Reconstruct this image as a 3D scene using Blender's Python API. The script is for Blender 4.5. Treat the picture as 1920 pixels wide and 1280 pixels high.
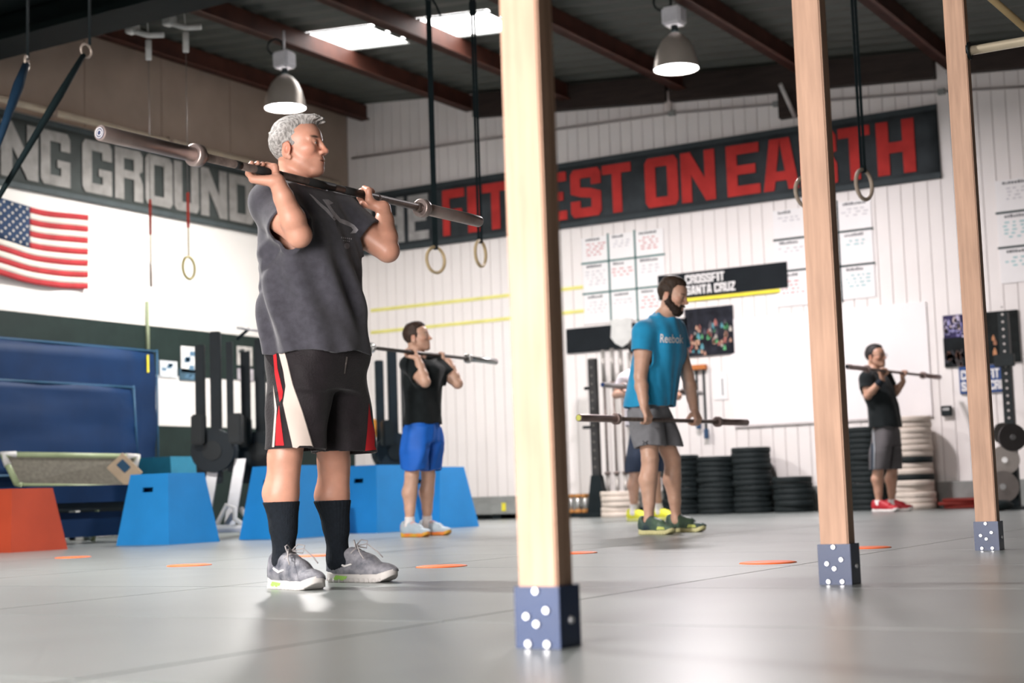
import bpy, bmesh, math, random
import numpy as np
from mathutils import Vector, Matrix
from mathutils.bvhtree import BVHTree
from mathutils.geometry import delaunay_2d_cdt
for o in list(bpy.data.objects): bpy.data.objects.remove(o)
SC = bpy.context.scene; COL = SC.collection
PI = math.pi
# ------------------------------------------------------------------ camera (low, tilted up, slightly rolled, 54 mm)
FPX, PITCH, ROLL, YAW, HC = 2886.0, .0984, .0338, .5395, .315
FW = np.array([-math.sin(YAW)*math.cos(PITCH), math.cos(YAW)*math.cos(PITCH), math.sin(PITCH)])
_rt = np.array([math.cos(YAW), math.sin(YAW), 0.]); _up = np.cross(_rt, FW)
R2 = _rt*math.cos(ROLL)-_up*math.sin(ROLL); U2 = _up*math.cos(ROLL)+_rt*math.sin(ROLL)
CP = np.array([0, 0, HC])
cd = bpy.data.cameras.new('camera'); cam = bpy.data.objects.new('camera', cd); COL.objects.link(cam)
m3 = np.stack([R2, U2, -FW], 1)
cam.matrix_world = Matrix([[*m3[i], CP[i]] for i in range(3)]+[[0, 0, 0, 1]])
cd.sensor_width = 36; cd.lens = FPX*36/1920; cd.clip_start = .05; cd.clip_end = 200
cd.dof.use_dof = True; cd.dof.focus_distance = 6.4; cd.dof.aperture_fstop = 2.7
SC.camera = cam
# ------------------------------------------------------------------ world, exposure
W = bpy.data.worlds.new('world'); SC.world = W; W.use_nodes = True
bg = W.node_tree.nodes['Background']; bg.inputs[0].default_value = (1.0, .93, .90, 1); bg.inputs[1].default_value = 22.0
SC.view_settings.view_transform = 'Standard'; SC.view_settings.look = 'None'
SC.view_settings.exposure = .05; SC.view_settings.gamma = 1; SC.view_settings.use_curve_mapping = False
LAMP_POWER = 310.0; SKYLIGHT = 9.0
# daylight enters through the open roll-up door behind the camera (sampling portal for the sky light)
DX0, DX1, DZ, DY = -4.6, -1.2, 2.4, -.7
_pl = bpy.data.lights.new('door_portal', 'AREA'); _pl.shape = 'RECTANGLE'; _pl.size = DX1-DX0; _pl.size_y = DZ; _pl.cycles.is_portal = True
_po = bpy.data.objects.new('door_portal', _pl); COL.objects.link(_po); _po.location = ((DX0+DX1)/2, DY, DZ/2); _po.rotation_euler = (PI/2, 0, 0)
# rays through pixels of the 1920x1280 frame, met with real planes of the room
def ray(x, y): return FW+(x-960)/FPX*R2-(y-640)/FPX*U2
def at(x, y, d): return CP+ray(x, y)*d
def onz(x, y, z=0.): r = ray(x, y); return CP+r*((z-CP[2])/r[2])
def onx(x, y, X): r = ray(x, y); return CP+r*((X-CP[0])/r[0])
def ony(x, y, Y): r = ray(x, y); return CP+r*((Y-CP[1])/r[1])
XL, YB, XR = -12.75, 17.0, 3.2
RZ0, RS = 5.78, -.083
def roofz(x): return RZ0+RS*(x-XL)
# ------------------------------------------------------------------ materials
MATS = {}
def mat(name, col, rough=.55, var=.12, scale=6., metal=0., bump=0., bscale=60., spec=.3, col2=None, stretch=(1, 1, 1), emit=None, es=0., sheen=0., coat=0.):
    if name in MATS: return MATS[name]
    m = bpy.data.materials.new(name); m.use_nodes = True; nt = m.node_tree; N = nt.nodes; L = nt.links
    b = N['Principled BSDF']
    tc = N.new('ShaderNodeTexCoord'); mp = N.new('ShaderNodeMapping'); mp.inputs['Scale'].default_value = stretch
    L.new(tc.outputs['Object'], mp.inputs['Vector'])
    nz = N.new('ShaderNodeTexNoise'); nz.inputs['Scale'].default_value = scale; nz.inputs['Detail'].default_value = 5
    L.new(mp.outputs[0], nz.inputs['Vector'])
    rp = N.new('ShaderNodeValToRGB'); c = np.array(col, float)
    a = c*(1-var); d = np.clip(c*(1+var), 0, 1) if col2 is None else np.array(col2, float)
    rp.color_ramp.elements[0].position = .3; rp.color_ramp.elements[1].position = .7
    rp.color_ramp.elements[0].color = (*a, 1); rp.color_ramp.elements[1].color = (*d, 1)
    L.new(nz.outputs['Fac'], rp.inputs[0]); L.new(rp.outputs[0], b.inputs['Base Color'])
    b.inputs['Roughness'].default_value = rough; b.inputs['Metallic'].default_value = metal
    b.inputs['Specular IOR Level'].default_value = spec
    if sheen: b.inputs['Sheen Weight'].default_value = sheen
    if coat: b.inputs['Coat Weight'].default_value = coat
    if bump:
        n2 = N.new('ShaderNodeTexNoise'); n2.inputs['Scale'].default_value = bscale; L.new(mp.outputs[0], n2.inputs['Vector'])
        bp = N.new('ShaderNodeBump'); bp.inputs['Strength'].default_value = bump; bp.inputs['Distance'].default_value = .01
        L.new(n2.outputs['Fac'], bp.inputs['Height']); L.new(bp.outputs[0], b.inputs['Normal'])
    if emit is not None:
        b.inputs['Emission Color'].default_value = (*emit, 1); b.inputs['Emission Strength'].default_value = es
    MATS[name] = m; return m
def vmat(name, rough=.5, spec=.4, bump=0., bscale=80., sss=0., sheen=0., var=.06, vscale=25.):
    if name in MATS: return MATS[name]
    m = bpy.data.materials.new(name); m.use_nodes = True; nt = m.node_tree; N = nt.nodes; L = nt.links
    b = N['Principled BSDF']; a = N.new('ShaderNodeAttribute'); a.attribute_name = 'Col'
    tc = N.new('ShaderNodeTexCoord'); nz = N.new('ShaderNodeTexNoise'); nz.inputs['Scale'].default_value = vscale; nz.inputs['Detail'].default_value = 5
    L.new(tc.outputs['Object'], nz.inputs['Vector'])
    mr = N.new('ShaderNodeMapRange'); mr.inputs[1].default_value = .3; mr.inputs[2].default_value = .7; mr.inputs[3].default_value = 1-var; mr.inputs[4].default_value = 1+var
    L.new(nz.outputs['Fac'], mr.inputs[0])
    mx = N.new('ShaderNodeVectorMath'); mx.operation = 'SCALE'; L.new(a.outputs['Color'], mx.inputs[0]); L.new(mr.outputs[0], mx.inputs['Scale'])
    L.new(mx.outputs[0], b.inputs['Base Color'])
    b.inputs['Roughness'].default_value = rough; b.inputs['Specular IOR Level'].default_value = spec
    if sss: b.inputs['Subsurface Weight'].default_value = sss; b.inputs['Subsurface Radius'].default_value = (.012, .005, .003); b.inputs['Subsurface Scale'].default_value = .6
    if sheen: b.inputs['Sheen Weight'].default_value = sheen
    if bump:
        n2 = N.new('ShaderNodeTexNoise'); n2.inputs['Scale'].default_value = bscale; L.new(tc.outputs['Object'], n2.inputs['Vector'])
        bp = N.new('ShaderNodeBump'); bp.inputs['Strength'].default_value = bump; bp.inputs['Distance'].default_value = .004
        L.new(n2.outputs['Fac'], bp.inputs['Height']); L.new(bp.outputs[0], b.inputs['Normal'])
    MATS[name] = m; return m
BLK = mat('black_steel', (.008, .013, .015), .45, .2, spec=.25)
RUB = mat('black_rubber', (.010, .015, .016), .65, .25, bump=.15, spec=.25)
# ------------------------------------------------------------------ mesh helpers
class MB:
    def __init__(s): s.v = []; s.f = []; s.m = []; s.cm = 0; s.sm = []
    def add(s, vs, fs, smooth=False):
        n = len(s.v); s.v += [tuple(map(float, p)) for p in vs]
        for f in fs: s.f.append(tuple(i+n for i in f)); s.m.append(s.cm); s.sm.append(smooth)
        return s
    def box(s, lo, hi, bev=0.):
        (x0, y0, z0), (x1, y1, z1) = lo, hi
        if bev <= 0:
            v = [(x0, y0, z0), (x1, y0, z0), (x1, y1, z0), (x0, y1, z0), (x0, y0, z1), (x1, y0, z1), (x1, y1, z1), (x0, y1, z1)]
            return s.add(v, [(0, 3, 2, 1), (4, 5, 6, 7), (0, 1, 5, 4), (1, 2, 6, 5), (2, 3, 7, 6), (3, 0, 4, 7)])
        bm = bmesh.new(); bmesh.ops.create_cube(bm, size=1)
        for q in bm.verts: q.co = Vector(((x0+x1)/2+q.co.x*(x1-x0), (y0+y1)/2+q.co.y*(y1-y0), (z0+z1)/2+q.co.z*(z1-z0)))
        bmesh.ops.bevel(bm, geom=list(bm.edges), offset=bev, segments=2, affect='EDGES')
        bm.verts.index_update(); s.add([q.co[:] for q in bm.verts], [[q.index for q in f.verts] for f in bm.faces]); bm.free(); return s
    def tube(s, pts, r, n=12, caps=True, smooth=True):
        P = [np.array(p, float) for p in pts]; rs = r if hasattr(r, '__len__') else [r]*len(P)
        vs = []; prev = None
        for i, p in enumerate(P):
            t = (P[min(i+1, len(P)-1)]-P[max(i-1, 0)]); t /= (np.linalg.norm(t)+1e-12)
            if prev is None:
                a = np.array([0, 0, 1.]) if abs(t[2]) < .9 else np.array([1., 0, 0])
                u = np.cross(t, a)
            else: u = prev-t*(prev@t)
            u /= np.linalg.norm(u); prev = u; w = np.cross(t, u)
            for k in range(n):
                an = 2*PI*k/n; vs.append(p+rs[i]*(math.cos(an)*u+math.sin(an)*w))
        fs = []
        for i in range(len(P)-1):
            for k in range(n): fs.append((i*n+k, i*n+(k+1) % n, (i+1)*n+(k+1) % n, (i+1)*n+k))
        s.add(vs, fs, smooth)
        if caps:
            b = len(s.v)-len(vs)
            s.f.append(tuple(b+k for k in range(n-1, -1, -1))); s.f.append(tuple(b+(len(P)-1)*n+k for k in range(n))); s.m += [s.cm]*2; s.sm += [False]*2
        return s
    def ring(s, c, ax, R, r, n=32, k=10):
        ax = np.array(ax, float); ax /= np.linalg.norm(ax); u = np.cross(ax, (0, 0, 1.) if abs(ax[2]) < .9 else (1., 0, 0)); u /= np.linalg.norm(u); w = np.cross(ax, u)
        vs = []; fs = []
        for i in range(n):
            a = 2*PI*i/n; d = math.cos(a)*u+math.sin(a)*w
            for j in range(k):
                b = 2*PI*j/k; vs.append(np.array(c)+d*(R+r*math.cos(b))+ax*r*math.sin(b))
        for i in range(n):
            for j in range(k): fs.append((i*k+j, ((i+1) % n)*k+j, ((i+1) % n)*k+(j+1) % k, i*k+(j+1) % k))
        return s.add(vs, fs, True)
    def lathe(s, prof, c=(0, 0, 0), n=28, smooth=True):
        vs = []; fs = []; m = len(prof)
        for i in range(n):
            a = 2*PI*i/n
            for (r, z) in prof: vs.append((c[0]+r*math.cos(a), c[1]+r*math.sin(a), c[2]+z))
        for i in range(n):
            for j in range(m-1): fs.append((i*m+j, ((i+1) % n)*m+j, ((i+1) % n)*m+j+1, i*m+j+1))
        return s.add(vs, fs, smooth)
    def prism(s, poly, org, u, v, t):       # polygon in plane (u, v) at org, extruded by vector t
        org, u, v, t = [np.array(q, float) for q in (org, u, v, t)]; n = len(poly)
        a = [org+u*p[0]+v*p[1] for p in poly]; b = [p+t for p in a]
        return s.add(a+b, [tuple(range(n)), tuple(range(2*n-1, n-1, -1))]+[(i, i+n, (i+1) % n+n, (i+1) % n) for i in range(n)])
    def mesh(s, name, mats):
        me = bpy.data.meshes.new(name); me.from_pydata(s.v, [], s.f)
        for q in (mats if isinstance(mats, (list, tuple)) else [mats]): me.materials.append(q)
        me.polygons.foreach_set('material_index', s.m); me.polygons.foreach_set('use_smooth', s.sm); me.update()
        bm = bmesh.new(); bm.from_mesh(me); bmesh.ops.recalc_face_normals(bm, faces=bm.faces); bm.to_mesh(me); bm.free()
        return me
    def build(s, name, mats, parent=None, loc=(0, 0, 0), rot=None):
        return link(name, s.mesh(name, mats), parent, loc, rot)
def link(name, me, parent=None, loc=(0, 0, 0), rot=None):
    o = bpy.data.objects.new(name, me); COL.objects.link(o); o.location = [float(q) for q in loc]
    if rot is not None: o.rotation_euler = rot
    if parent is not None: o.parent = parent
    return o
def tag(o, label, cat, group=None):
    o['label'] = label; o['category'] = cat
    if group: o['group'] = group
    return o
def thing(name, label, cat, loc=(0, 0, 0), rz=0., group=None, rot=None):
    o = link(name, None, None, loc, rot if rot else (0, 0, rz)); o.empty_display_size = .1
    return tag(o, label, cat, group)
def struct(o): o['kind'] = 'structure'; return o
def dup(root, loc, label=None, group=None, rot=None):
    r = root.copy(); COL.objects.link(r); r.location = [float(q) for q in loc]
    if rot is not None: r.rotation_euler = rot
    if label: r['label'] = label
    if group: r['group'] = group
    def rec(a, b):
        for ch in a.children:
            c = ch.copy(); COL.objects.link(c); c.parent = b; rec(ch, c)
    rec(root, r); return r
# block capitals, unit box, convex pieces
def _r(a, b, c, d): return [(a, b), (c, b), (c, d), (a, d)]
def glyph(ch):
    w, h, c = .32, .19, .1
    Lb = [(0, c), (c, 0), (w, 0), (w, 1), (c, 1), (0, 1-c)]; Rb = [(1-x, y) for x, y in Lb][::-1]
    T, B = _r(w, 1-h, 1-w, 1), _r(w, 0, 1-w, h)
    L0, R0 = _r(0, 0, w, 1), _r(1-w, 0, 1, 1)
    tR = [(1-w, .66), (1, .66), (1, 1-c), (1-c, 1), (1-w, 1)]; bR = [(1-w, 0), (1-c, 0), (1, c), (1, .34), (1-w, .34)]
    G = {'O': [Lb, Rb, T, B], 'C': [Lb, T, B, tR, bR], 'G': [Lb, T, B, tR, [(1-w, 0), (1, 0), (1, .48), (1-w, .48)], _r(.55, .34, .8, .48)],
         'D': [L0, T, B, Rb], 'U': [[(0, c), (c, 0), (w, 0), (w, 1), (0, 1)], [(1-w, 0), (1-c, 0), (1, c), (1, 1), (1-w, 1)], B],
         'H': [L0, R0, _r(w, .4, 1-w, .6)], 'E': [L0, _r(w, 0, 1, h), _r(w, 1-h, 1, 1), _r(w, .41, .88, .59)], 'F': [L0, _r(w, 1-h, 1, 1), _r(w, .38, .88, .56)],
         'I': [_r(0, 0, 1, 1)], 'T': [_r(0, 1-h, 1, 1), _r(.5-w/2, 0, .5+w/2, 1-h)], 'N': [_r(0, 0, .3, 1), _r(.7, 0, 1, 1), [(.3, .55), (.7, .02), (.7, .45), (.3, .98)]],
         'R': [L0, T, [(1-w, .52), (1, .6), (1, 1-c), (1-c, 1), (1-w, 1)], _r(w, .42, 1-w, .58), [(1-w, 0), (1, 0), (1, .36), (1-.1, .5), (1-w, .52)], [(1-w, .42), (1-w+.2, .42), (1-w+.2, .58), (1-w, .58)]],
         'A': [[(0, 0), (.3, 0), (.5, .95), (.5, 1), (.22, 1)], [(.7, 0), (1, 0), (.78, 1), (.5, 1), (.5, .95)], _r(.2, .18, .8, .36)],
         'S': [[(0, .5), (w, .42), (w, 1), (c, 1), (0, 1-c)], T, tR, [(w, .42), (1-w, .38), (1-w, .58), (w, .62)], [(1-w, 0), (1-c, 0), (1, c), (1, .5), (1-w, .58)], B, [(0, c), (c, 0), (w, 0), (w, .34), (0, .34)]],
         'Z': [_r(0, 0, 1, h), _r(0, 1-h, 1, 1), [(0, h), (.38, h), (1, 1-h), (.62, 1-h)]]}
    return G[ch]
# ================================================================== THE ROOM
M_FLOOR = mat('rubber_mat', (.20, .222, .215), .31, .16, 1.2, bump=.04, bscale=120, spec=.8)
M_SLAB = mat('slab_dark', (.03, .035, .035), .8)
M_WALLW = mat('white_siding', (.80, .755, .735), .5, .03, 1.5, bump=.05, bscale=30)
M_WALLB = mat('siding_gap', (.46, .43, .42), .7)
M_LEFTW = mat('white_paint', (.78, .76, .72), .6, .03, 1.)
M_TAN = mat('tan_board', (.36, .28, .225), .7, .1, 2.)
M_GREEN = mat('dark_green_paint', (.012, .024, .021), .55, .15, spec=.25)
M_ROOF = mat('roof_deck', (.07, .075, .066), .6, .12, 2.)
M_PURL = mat('rust_steel', (.075, .025, .016), .6, .3, 4.)
M_BEAM = mat('dark_timber', (.03, .02, .017), .65, .3, 3., stretch=(1, 8, 8))
M_GREYC = mat('grey_concrete', (.25, .26, .25), .8, .15)
fl = struct(MB().box((XL-.2, -3, -.16), (XR+.2, YB+.2, -.02)).build('floor', M_SLAB))
sx = onz(466, 1094)[0]; sy = onz(1452, 1015)[1]; mw, ml = 1.22, 1.83
matme = {}
i0 = int(math.floor((XL-sx)/ml)); i1 = int(math.ceil((XR-sx)/ml)); j0 = int(math.floor((-3-sy)/mw)); j1 = int(math.ceil((YB-sy)/mw))
for i in range(i0, i1):
    for j in range(j0, j1):
        x0, x1 = max(sx+i*ml, XL), min(sx+(i+1)*ml, XR); y0, y1 = max(sy+j*mw, -3), min(sy+(j+1)*mw, YB)
        if x1-x0 < .05 or y1-y0 < .05: continue
        k = (round(x1-x0, 3), round(y1-y0, 3))
        if k not in matme: matme[k] = MB().box((.0025, .0025, -.02), (k[0]-.0025, k[1]-.0025, 0), .002).mesh('floor_mat', M_FLOOR)
        link('floor_mat', matme[k], fl, (x0, y0, 0))
# back wall: slab and separate siding strips
wb = struct(MB().box((XL-.2, YB+.02, 0), (XR+.2, YB+.2, 6.2)).build('wall_back', M_WALLB))
sw = .152; strip = MB().box((.003, 0, .28), (sw-.003, .02, 6.0), .003).mesh('siding_strip', M_WALLW)
x = XL
while x < XR-.05:
    link('siding_strip', strip, wb, (x, YB, 0)); x += sw
struct(MB().box((XL, YB-.10, 0), (XR, YB, .285), .008).build('baseboard_back', M_GREYC))
# left wall: slab, boards, painted bands
wl = struct(MB().box((XL-.2, -3, 0), (XL-.02, YB+.2, 6.2)).build('wall_left', M_WALLB))
def band(name, z0, z1, m, x=XL-.02, t=.02): return MB().box((x, -3, z0), (x+t, YB, z1)).build(name, m, wl)
band('lower_dark_band', 0, 1.235, M_GREEN); band('white_band', 1.24, 1.83, M_LEFTW); band('upper_dark_band', 1.835, 2.395, M_GREEN, t=.026); band('white_wall_field', 2.40, 4.55, M_LEFTW)
y = YB; bme = MB().box((0, -1.216, 4.555), (.02, -.004, 6.0), .003).mesh('wall_board', M_TAN)
while y > -2:
    link('wall_board', bme, wl, (XL-.02, y, 0)); y -= 1.22
struct(MB().box((XR, -3, 0), (XR+.2, YB, 6.)).build('wall_right_unseen', mat('brown_wall', (.09, .075, .065), .8)))  # unseen side wall, added to keep light off the posts' right faces
M_REAR = mat('rear_wall_dark', (.05, .05, .05), .8)
wf = struct(MB().box((XL-.2, DY-.2, DZ), (XR+.2, DY, 6.3)).box((XL-.2, DY-.2, 0), (DX0, DY, DZ)).box((DX1, DY-.2, 0), (XR+.2, DY, DZ)).build('wall_rear_unseen', M_REAR))  # added unseen wall, set close and dark to limit daylight to its opening
# roof: corrugated deck following the slope, with purlins under it
NY = int((YB+3)/.075); prof = [(-3+i*.075, (.0, .035, .035, .0)[i % 4]) for i in range(NY+1)]
def deck(xa, xb, ya, yb, name, m, parent=None, lift=0.):
    b = MB(); pr = [(q, h) for q, h in prof if ya-1e-6 <= q <= yb+1e-6]
    vs = []; n = len(pr)
    for xx in (xa, xb):
        for q, h in pr: vs.append((xx, q, roofz(xx)+h+lift))
    for xx in (xa, xb):
        for q, h in pr: vs.append((xx, q, roofz(xx)+h+lift+.02))
    fs = []
    for i in range(n-1):
        fs += [(i, i+1, n+i+1, n+i), (2*n+i, 3*n+i, 3*n+i+1, 2*n+i+1)]
    for k in (0, n-1): fs.append((k, n+k, 3*n+k, 2*n+k))
    b.add(vs, fs); return b.build(name, m, parent)
PX = [-12.45, -10.72, -9.2, -7.6, -5.95, -4.36, -2.75, -1.15, .45, 2.05]
skyl = [(-10.98, -9.84), (-9.47, -8.32)]; sy0, sy1 = 13.575, 14.4
def pick(y): return min((q for q, _ in prof), key=lambda q: abs(q-y))
ya, yb = pick(sy0), pick(sy1)
ce = struct(deck(XL-.2, XR+.2, -3, ya, 'ceiling', M_ROOF))
prof += [(YB+.04, 0.), (YB+.2, 0.)]
deck(XL-.2, XR+.2, yb, prof[-1][0], 'roof_sheet', M_ROOF, ce)
xs = [XL-.2]+[q for s in skyl for q in s]+[XR+.2]
for a, b in ((xs[0], xs[1]), (xs[2], xs[3]), (xs[4], xs[5])): deck(a, b, ya, yb, 'roof_sheet', M_ROOF, ce)
M_SKY = mat('skylight_plastic', (.9, .9, .9), .5, .01, emit=(1, .985, .98), es=SKYLIGHT)
for n, (a, b) in enumerate(skyl):
    w = struct(deck(a, b, ya, yb, 'window_%d' % (n+1), M_SKY, None, .03))
    g = MB()
    for xx in (a, b): g.tube([(xx, ya, roofz(xx)+.01), (xx, yb, roofz(xx)+.01)], .012, 6)
    for yy in (ya, yb): g.tube([(a, yy, roofz(a)+.01), (b, yy, roofz(b)+.01)], .012, 6)
    g.build('window_frame', M_GREYC, w)
pm = MB().box((-.05, -3, -.22), (.05, YB, -.01)).box((-.05, -3, -.22), (.09, YB, -.20)).mesh('purlin', M_PURL)
for xx in PX: link('purlin', pm, ce, (xx, 0, roofz(xx)))
# deep dark girder across the hall, and timber fascia along the back wall
GY = 10.0; gd = MB().box((XL, GY-.45, 4.66), (XR, GY, 4.72)).box((XL, GY-.45, 5.2), (XR, GY, 5.25)).box((XL, GY-.27, 4.72), (XR, GY-.2, 5.2)).box((XL, GY-2.4, 4.9), (-8.7, GY-.45, 5.3))
struct(gd.build('trim_1', mat('girder_black', (.004, .008, .008), .7, spec=.1)))
def fascia(p0, p1, d0, d1, name):
    a, b = ony(*p0, YB-.1), ony(*p1, YB-.1); x0, x1 = a[0], b[0]
    bb = MB().add([(x0, YB-.14, roofz(x0)-d0), (x1, YB-.14, roofz(x1)-d1), (x1, YB-.14, roofz(x1)-.02), (x0, YB-.14, roofz(x0)-.02), (x0, YB-.02, roofz(x0)-d0), (x1, YB-.02, roofz(x1)-d1), (x1, YB-.02, roofz(x1)-.02), (x0, YB-.02, roofz(x0)-.02)],
        [(0, 1, 2, 3), (5, 4, 7, 6), (0, 3, 7, 4), (1, 5, 6, 2), (0, 4, 5, 1), (3, 2, 6, 7)])
    return struct(bb.build(name, M_BEAM))
fascia((888, 190), (1248, 160), .33, .34, 'trim_2'); fascia((1256, 160), (1750, 110), .34, .33, 'trim_3'); fascia((1775, 110), (1990, 90), .3, .3, 'trim_4')
a = ony(1458, 165, YB-.1); b = ony(1500, 216, YB-.1); struct(MB().box((a[0], YB-.12, b[2]), (b[0]+.1, YB-.01, a[2]+.2)).build('trim_5', M_BEAM))
# pipes along the walls
M_PIPE = mat('cream_pipe', (.62, .53, .40), .4)
za = onx(240, 246, XL+.06)[2]
o = MB().tube([(XL+.06, -2, za), (XL+.06, YB-.3, za)], .035, 10).build('wall_pipe', M_PIPE); tag(o, 'cream pipe running along the left wall above the grey letter banner', 'pipe')
for yy in (9., 11.6, 13.4, 15.2): MB().box((XL, yy-.03, za-.05), (XL+.1, yy+.03, za+.05)).build('pipe_clip', M_TAN, o)
pts = [ony(660, 297, YB-.03), ony(933, 258, YB-.03), ony(1260, 212, YB-.03), ony(1456, 195, YB-.03), ony(1760, 172, YB-.03), ony(1960, 160, YB-.03)]
o = MB().tube(pts, .016, 8).build('wall_conduit', mat('grey_conduit', (.3, .27, .26), .4)); tag(o, 'thin grey conduit along the back wall above the red letter banner', 'conduit')
for p in ((1260, 212), (1456, 195), (1765, 172)):
    q = ony(*p, YB-.03); MB().box((q[0]-.04, YB-.06, q[2]-.03), (q[0]+.04, YB, q[2]+.03)).build('conduit_box', M_GREYC, o)
q0, q1 = ony(1252, 172, YB-.03), ony(1254, 210, YB-.03)
o = MB().tube([q0, (q0[0], q0[1], q1[2])], .045, 10).build('vent_stub', mat('pale_pipe', (.6, .53, .5), .5)); tag(o, 'short pale vertical pipe stub below the beam right of the purlin end', 'pipe')
q0, q1 = ony(1463, 158, YB-.6), ony(1490, 218, YB-.2)
o = MB().tube([q0, q1], .025, 8).build('steel_brace', mat('pale_steel', (.5, .48, .46), .4)); tag(o, 'pale steel diagonal brace beside the second wooden post near roof', 'brace')
# ================================================================== BANNERS, FLAG, SIGNS
def wall_letters(word, spans, top, bot, wall, depth, m, parent, base):
    for ch, (p0, p1) in zip(word, spans):
        if wall == 'b':
            a0, a1 = ony(p0, 380, YB)[0], ony(p1, 380, YB)[0]; u = (a1-a0, 0, 0); t = (0, .008, 0); org = (a0-base[0], depth-base[1], bot-base[2])
        else:
            a0, a1 = onx(p0, 330, XL)[1], onx(p1, 330, XL)[1]; u = (0, a1-a0, 0); t = (-.008, 0, 0); org = (depth-base[0], a0-base[1], bot-base[2])
        g = MB()
        for i_, poly in enumerate(glyph(ch)): g.prism(poly, (org[0]+(i_*.0007 if wall == 'l' else 0), org[1]-(i_*.0007 if wall == 'b' else 0), org[2]), u, (0, 0, top-bot), t)
        g.build('letter', m, parent)
M_BANG = mat('banner_charcoal', (.032, .038, .042), .8, .35, 3., spec=.2)
M_RED = mat('banner_red', (.42, .032, .028), .8, .2, 4., spec=.2)
M_GRYL = mat('banner_grey_ink', (.30, .29, .285), .75, .25, 7.)
# back wall banner
tx1 = ony(1762, 270, YB)[0]; tz, bz = 4.49, 3.645; tx0 = ony(662, 420, YB)[0]
def cloth(org, u, v, nu, nv, amp, seed, normal, th=.012):
    rnd = np.random.RandomState(seed); ph = rnd.rand(4)*6
    vs = []; fs = []; org, u, v, normal = [np.array(q, float) for q in (org, u, v, normal)]
    for side in (0, 1):
        for i in range(nu+1):
            for j in range(nv+1):
                s_, t_ = i/nu, j/nv; h = amp*(math.sin(9*s_+4*t_+ph[0])+.6*math.sin(21*s_-3*t_+ph[1])+.5*math.sin(5*t_+ph[2]))
                vs.append(org+u*s_+v*t_+normal*(h-side*th))
    K = (nu+1)*(nv+1); I = lambda i, j: i*(nv+1)+j
    for i in range(nu):
        for j in range(nv):
            fs.append((I(i, j), I(i+1, j), I(i+1, j+1), I(i, j+1))); fs.append((K+I(i, j), K+I(i, j+1), K+I(i+1, j+1), K+I(i+1, j)))
    for i in range(nu): fs.append((I(i, 0), K+I(i, 0), K+I(i+1, 0), I(i+1, 0))); fs.append((I(i, nv), I(i+1, nv), K+I(i+1, nv), K+I(i, nv)))
    for j in range(nv): fs.append((I(0, j), I(0, j+1), K+I(0, j+1), K+I(0, j))); fs.append((I(nu, j), K+I(nu, j), K+I(nu, j+1), I(nu, j+1)))
    return MB().add(vs, fs, True)
bb = (tx0, YB-.03, bz); bn = thing('wall_banner', 'charcoal banner reading THE FITTEST ON EARTH in red block letters on the back wall', 'banner', bb)
cloth((0, 0, 0), (tx1-tx0, 0, 0), (0, 0, tz-bz), 60, 6, .003, 1, (0, -1, 0)).build('cloth', M_BANG, bn)
for zz in (.035, tz-bz-.035): MB().box((0, -.016, zz-.032), (tx1-tx0, -.010, zz+.032)).build('hem', mat('banner_hem', (.035, .045, .05), .7), bn)
lt, lb = 4.37, 3.755
wall_letters('FITTESTONEARTH', [(833, 874), (880, 903), (908, 957), (961, 1010), (1016, 1066), (1074, 1131), (1134, 1188), (1214, 1276), (1282, 1346), (1368, 1430), (1436, 1503), (1508, 1576), (1580, 1640), (1652, 1724)], lt, lb, 'b', YB-.048, M_RED, bn, bb)
wall_letters('THE', [(676, 712), (718, 760), (768, 806)], lt, lb, 'b', YB-.048, M_GRYL, bn, bb)
# left wall banner
y0, y1 = onx(-420, 250, XL)[1], YB-.5; tz, bz = 4.53, 3.715
bb = (XL+.03, y0, bz); bn = thing('wall_banner', 'grey banner with pale weathered letters NG GROUNDS on the left wall above the flag', 'banner', bb)
cloth((0, 0, 0), (0, y1-y0, 0), (0, 0, tz-bz), 60, 6, .003, 2, (1, 0, 0)).build('cloth', mat('banner_grey', (.045, .053, .05), .75, .25, 3.), bn)
for zz in (.03, tz-bz-.03): MB().box((.010, 0, zz-.03), (.016, y1-y0, zz+.03)).build('hem', mat('banner_hem2', (.06, .075, .078), .7), bn)
wall_letters('INGGROUNDS', [(-38, -12), (-4, 66), (71, 126), (149, 204), (210, 262), (267, 318), (321, 367), (371, 420), (424, 469), (473, 515)], 4.42, 3.82, 'l', XL+.048, mat('banner_pale_ink', (.26, .25, .235), .75, .2, 7.), bn, bb)
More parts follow.
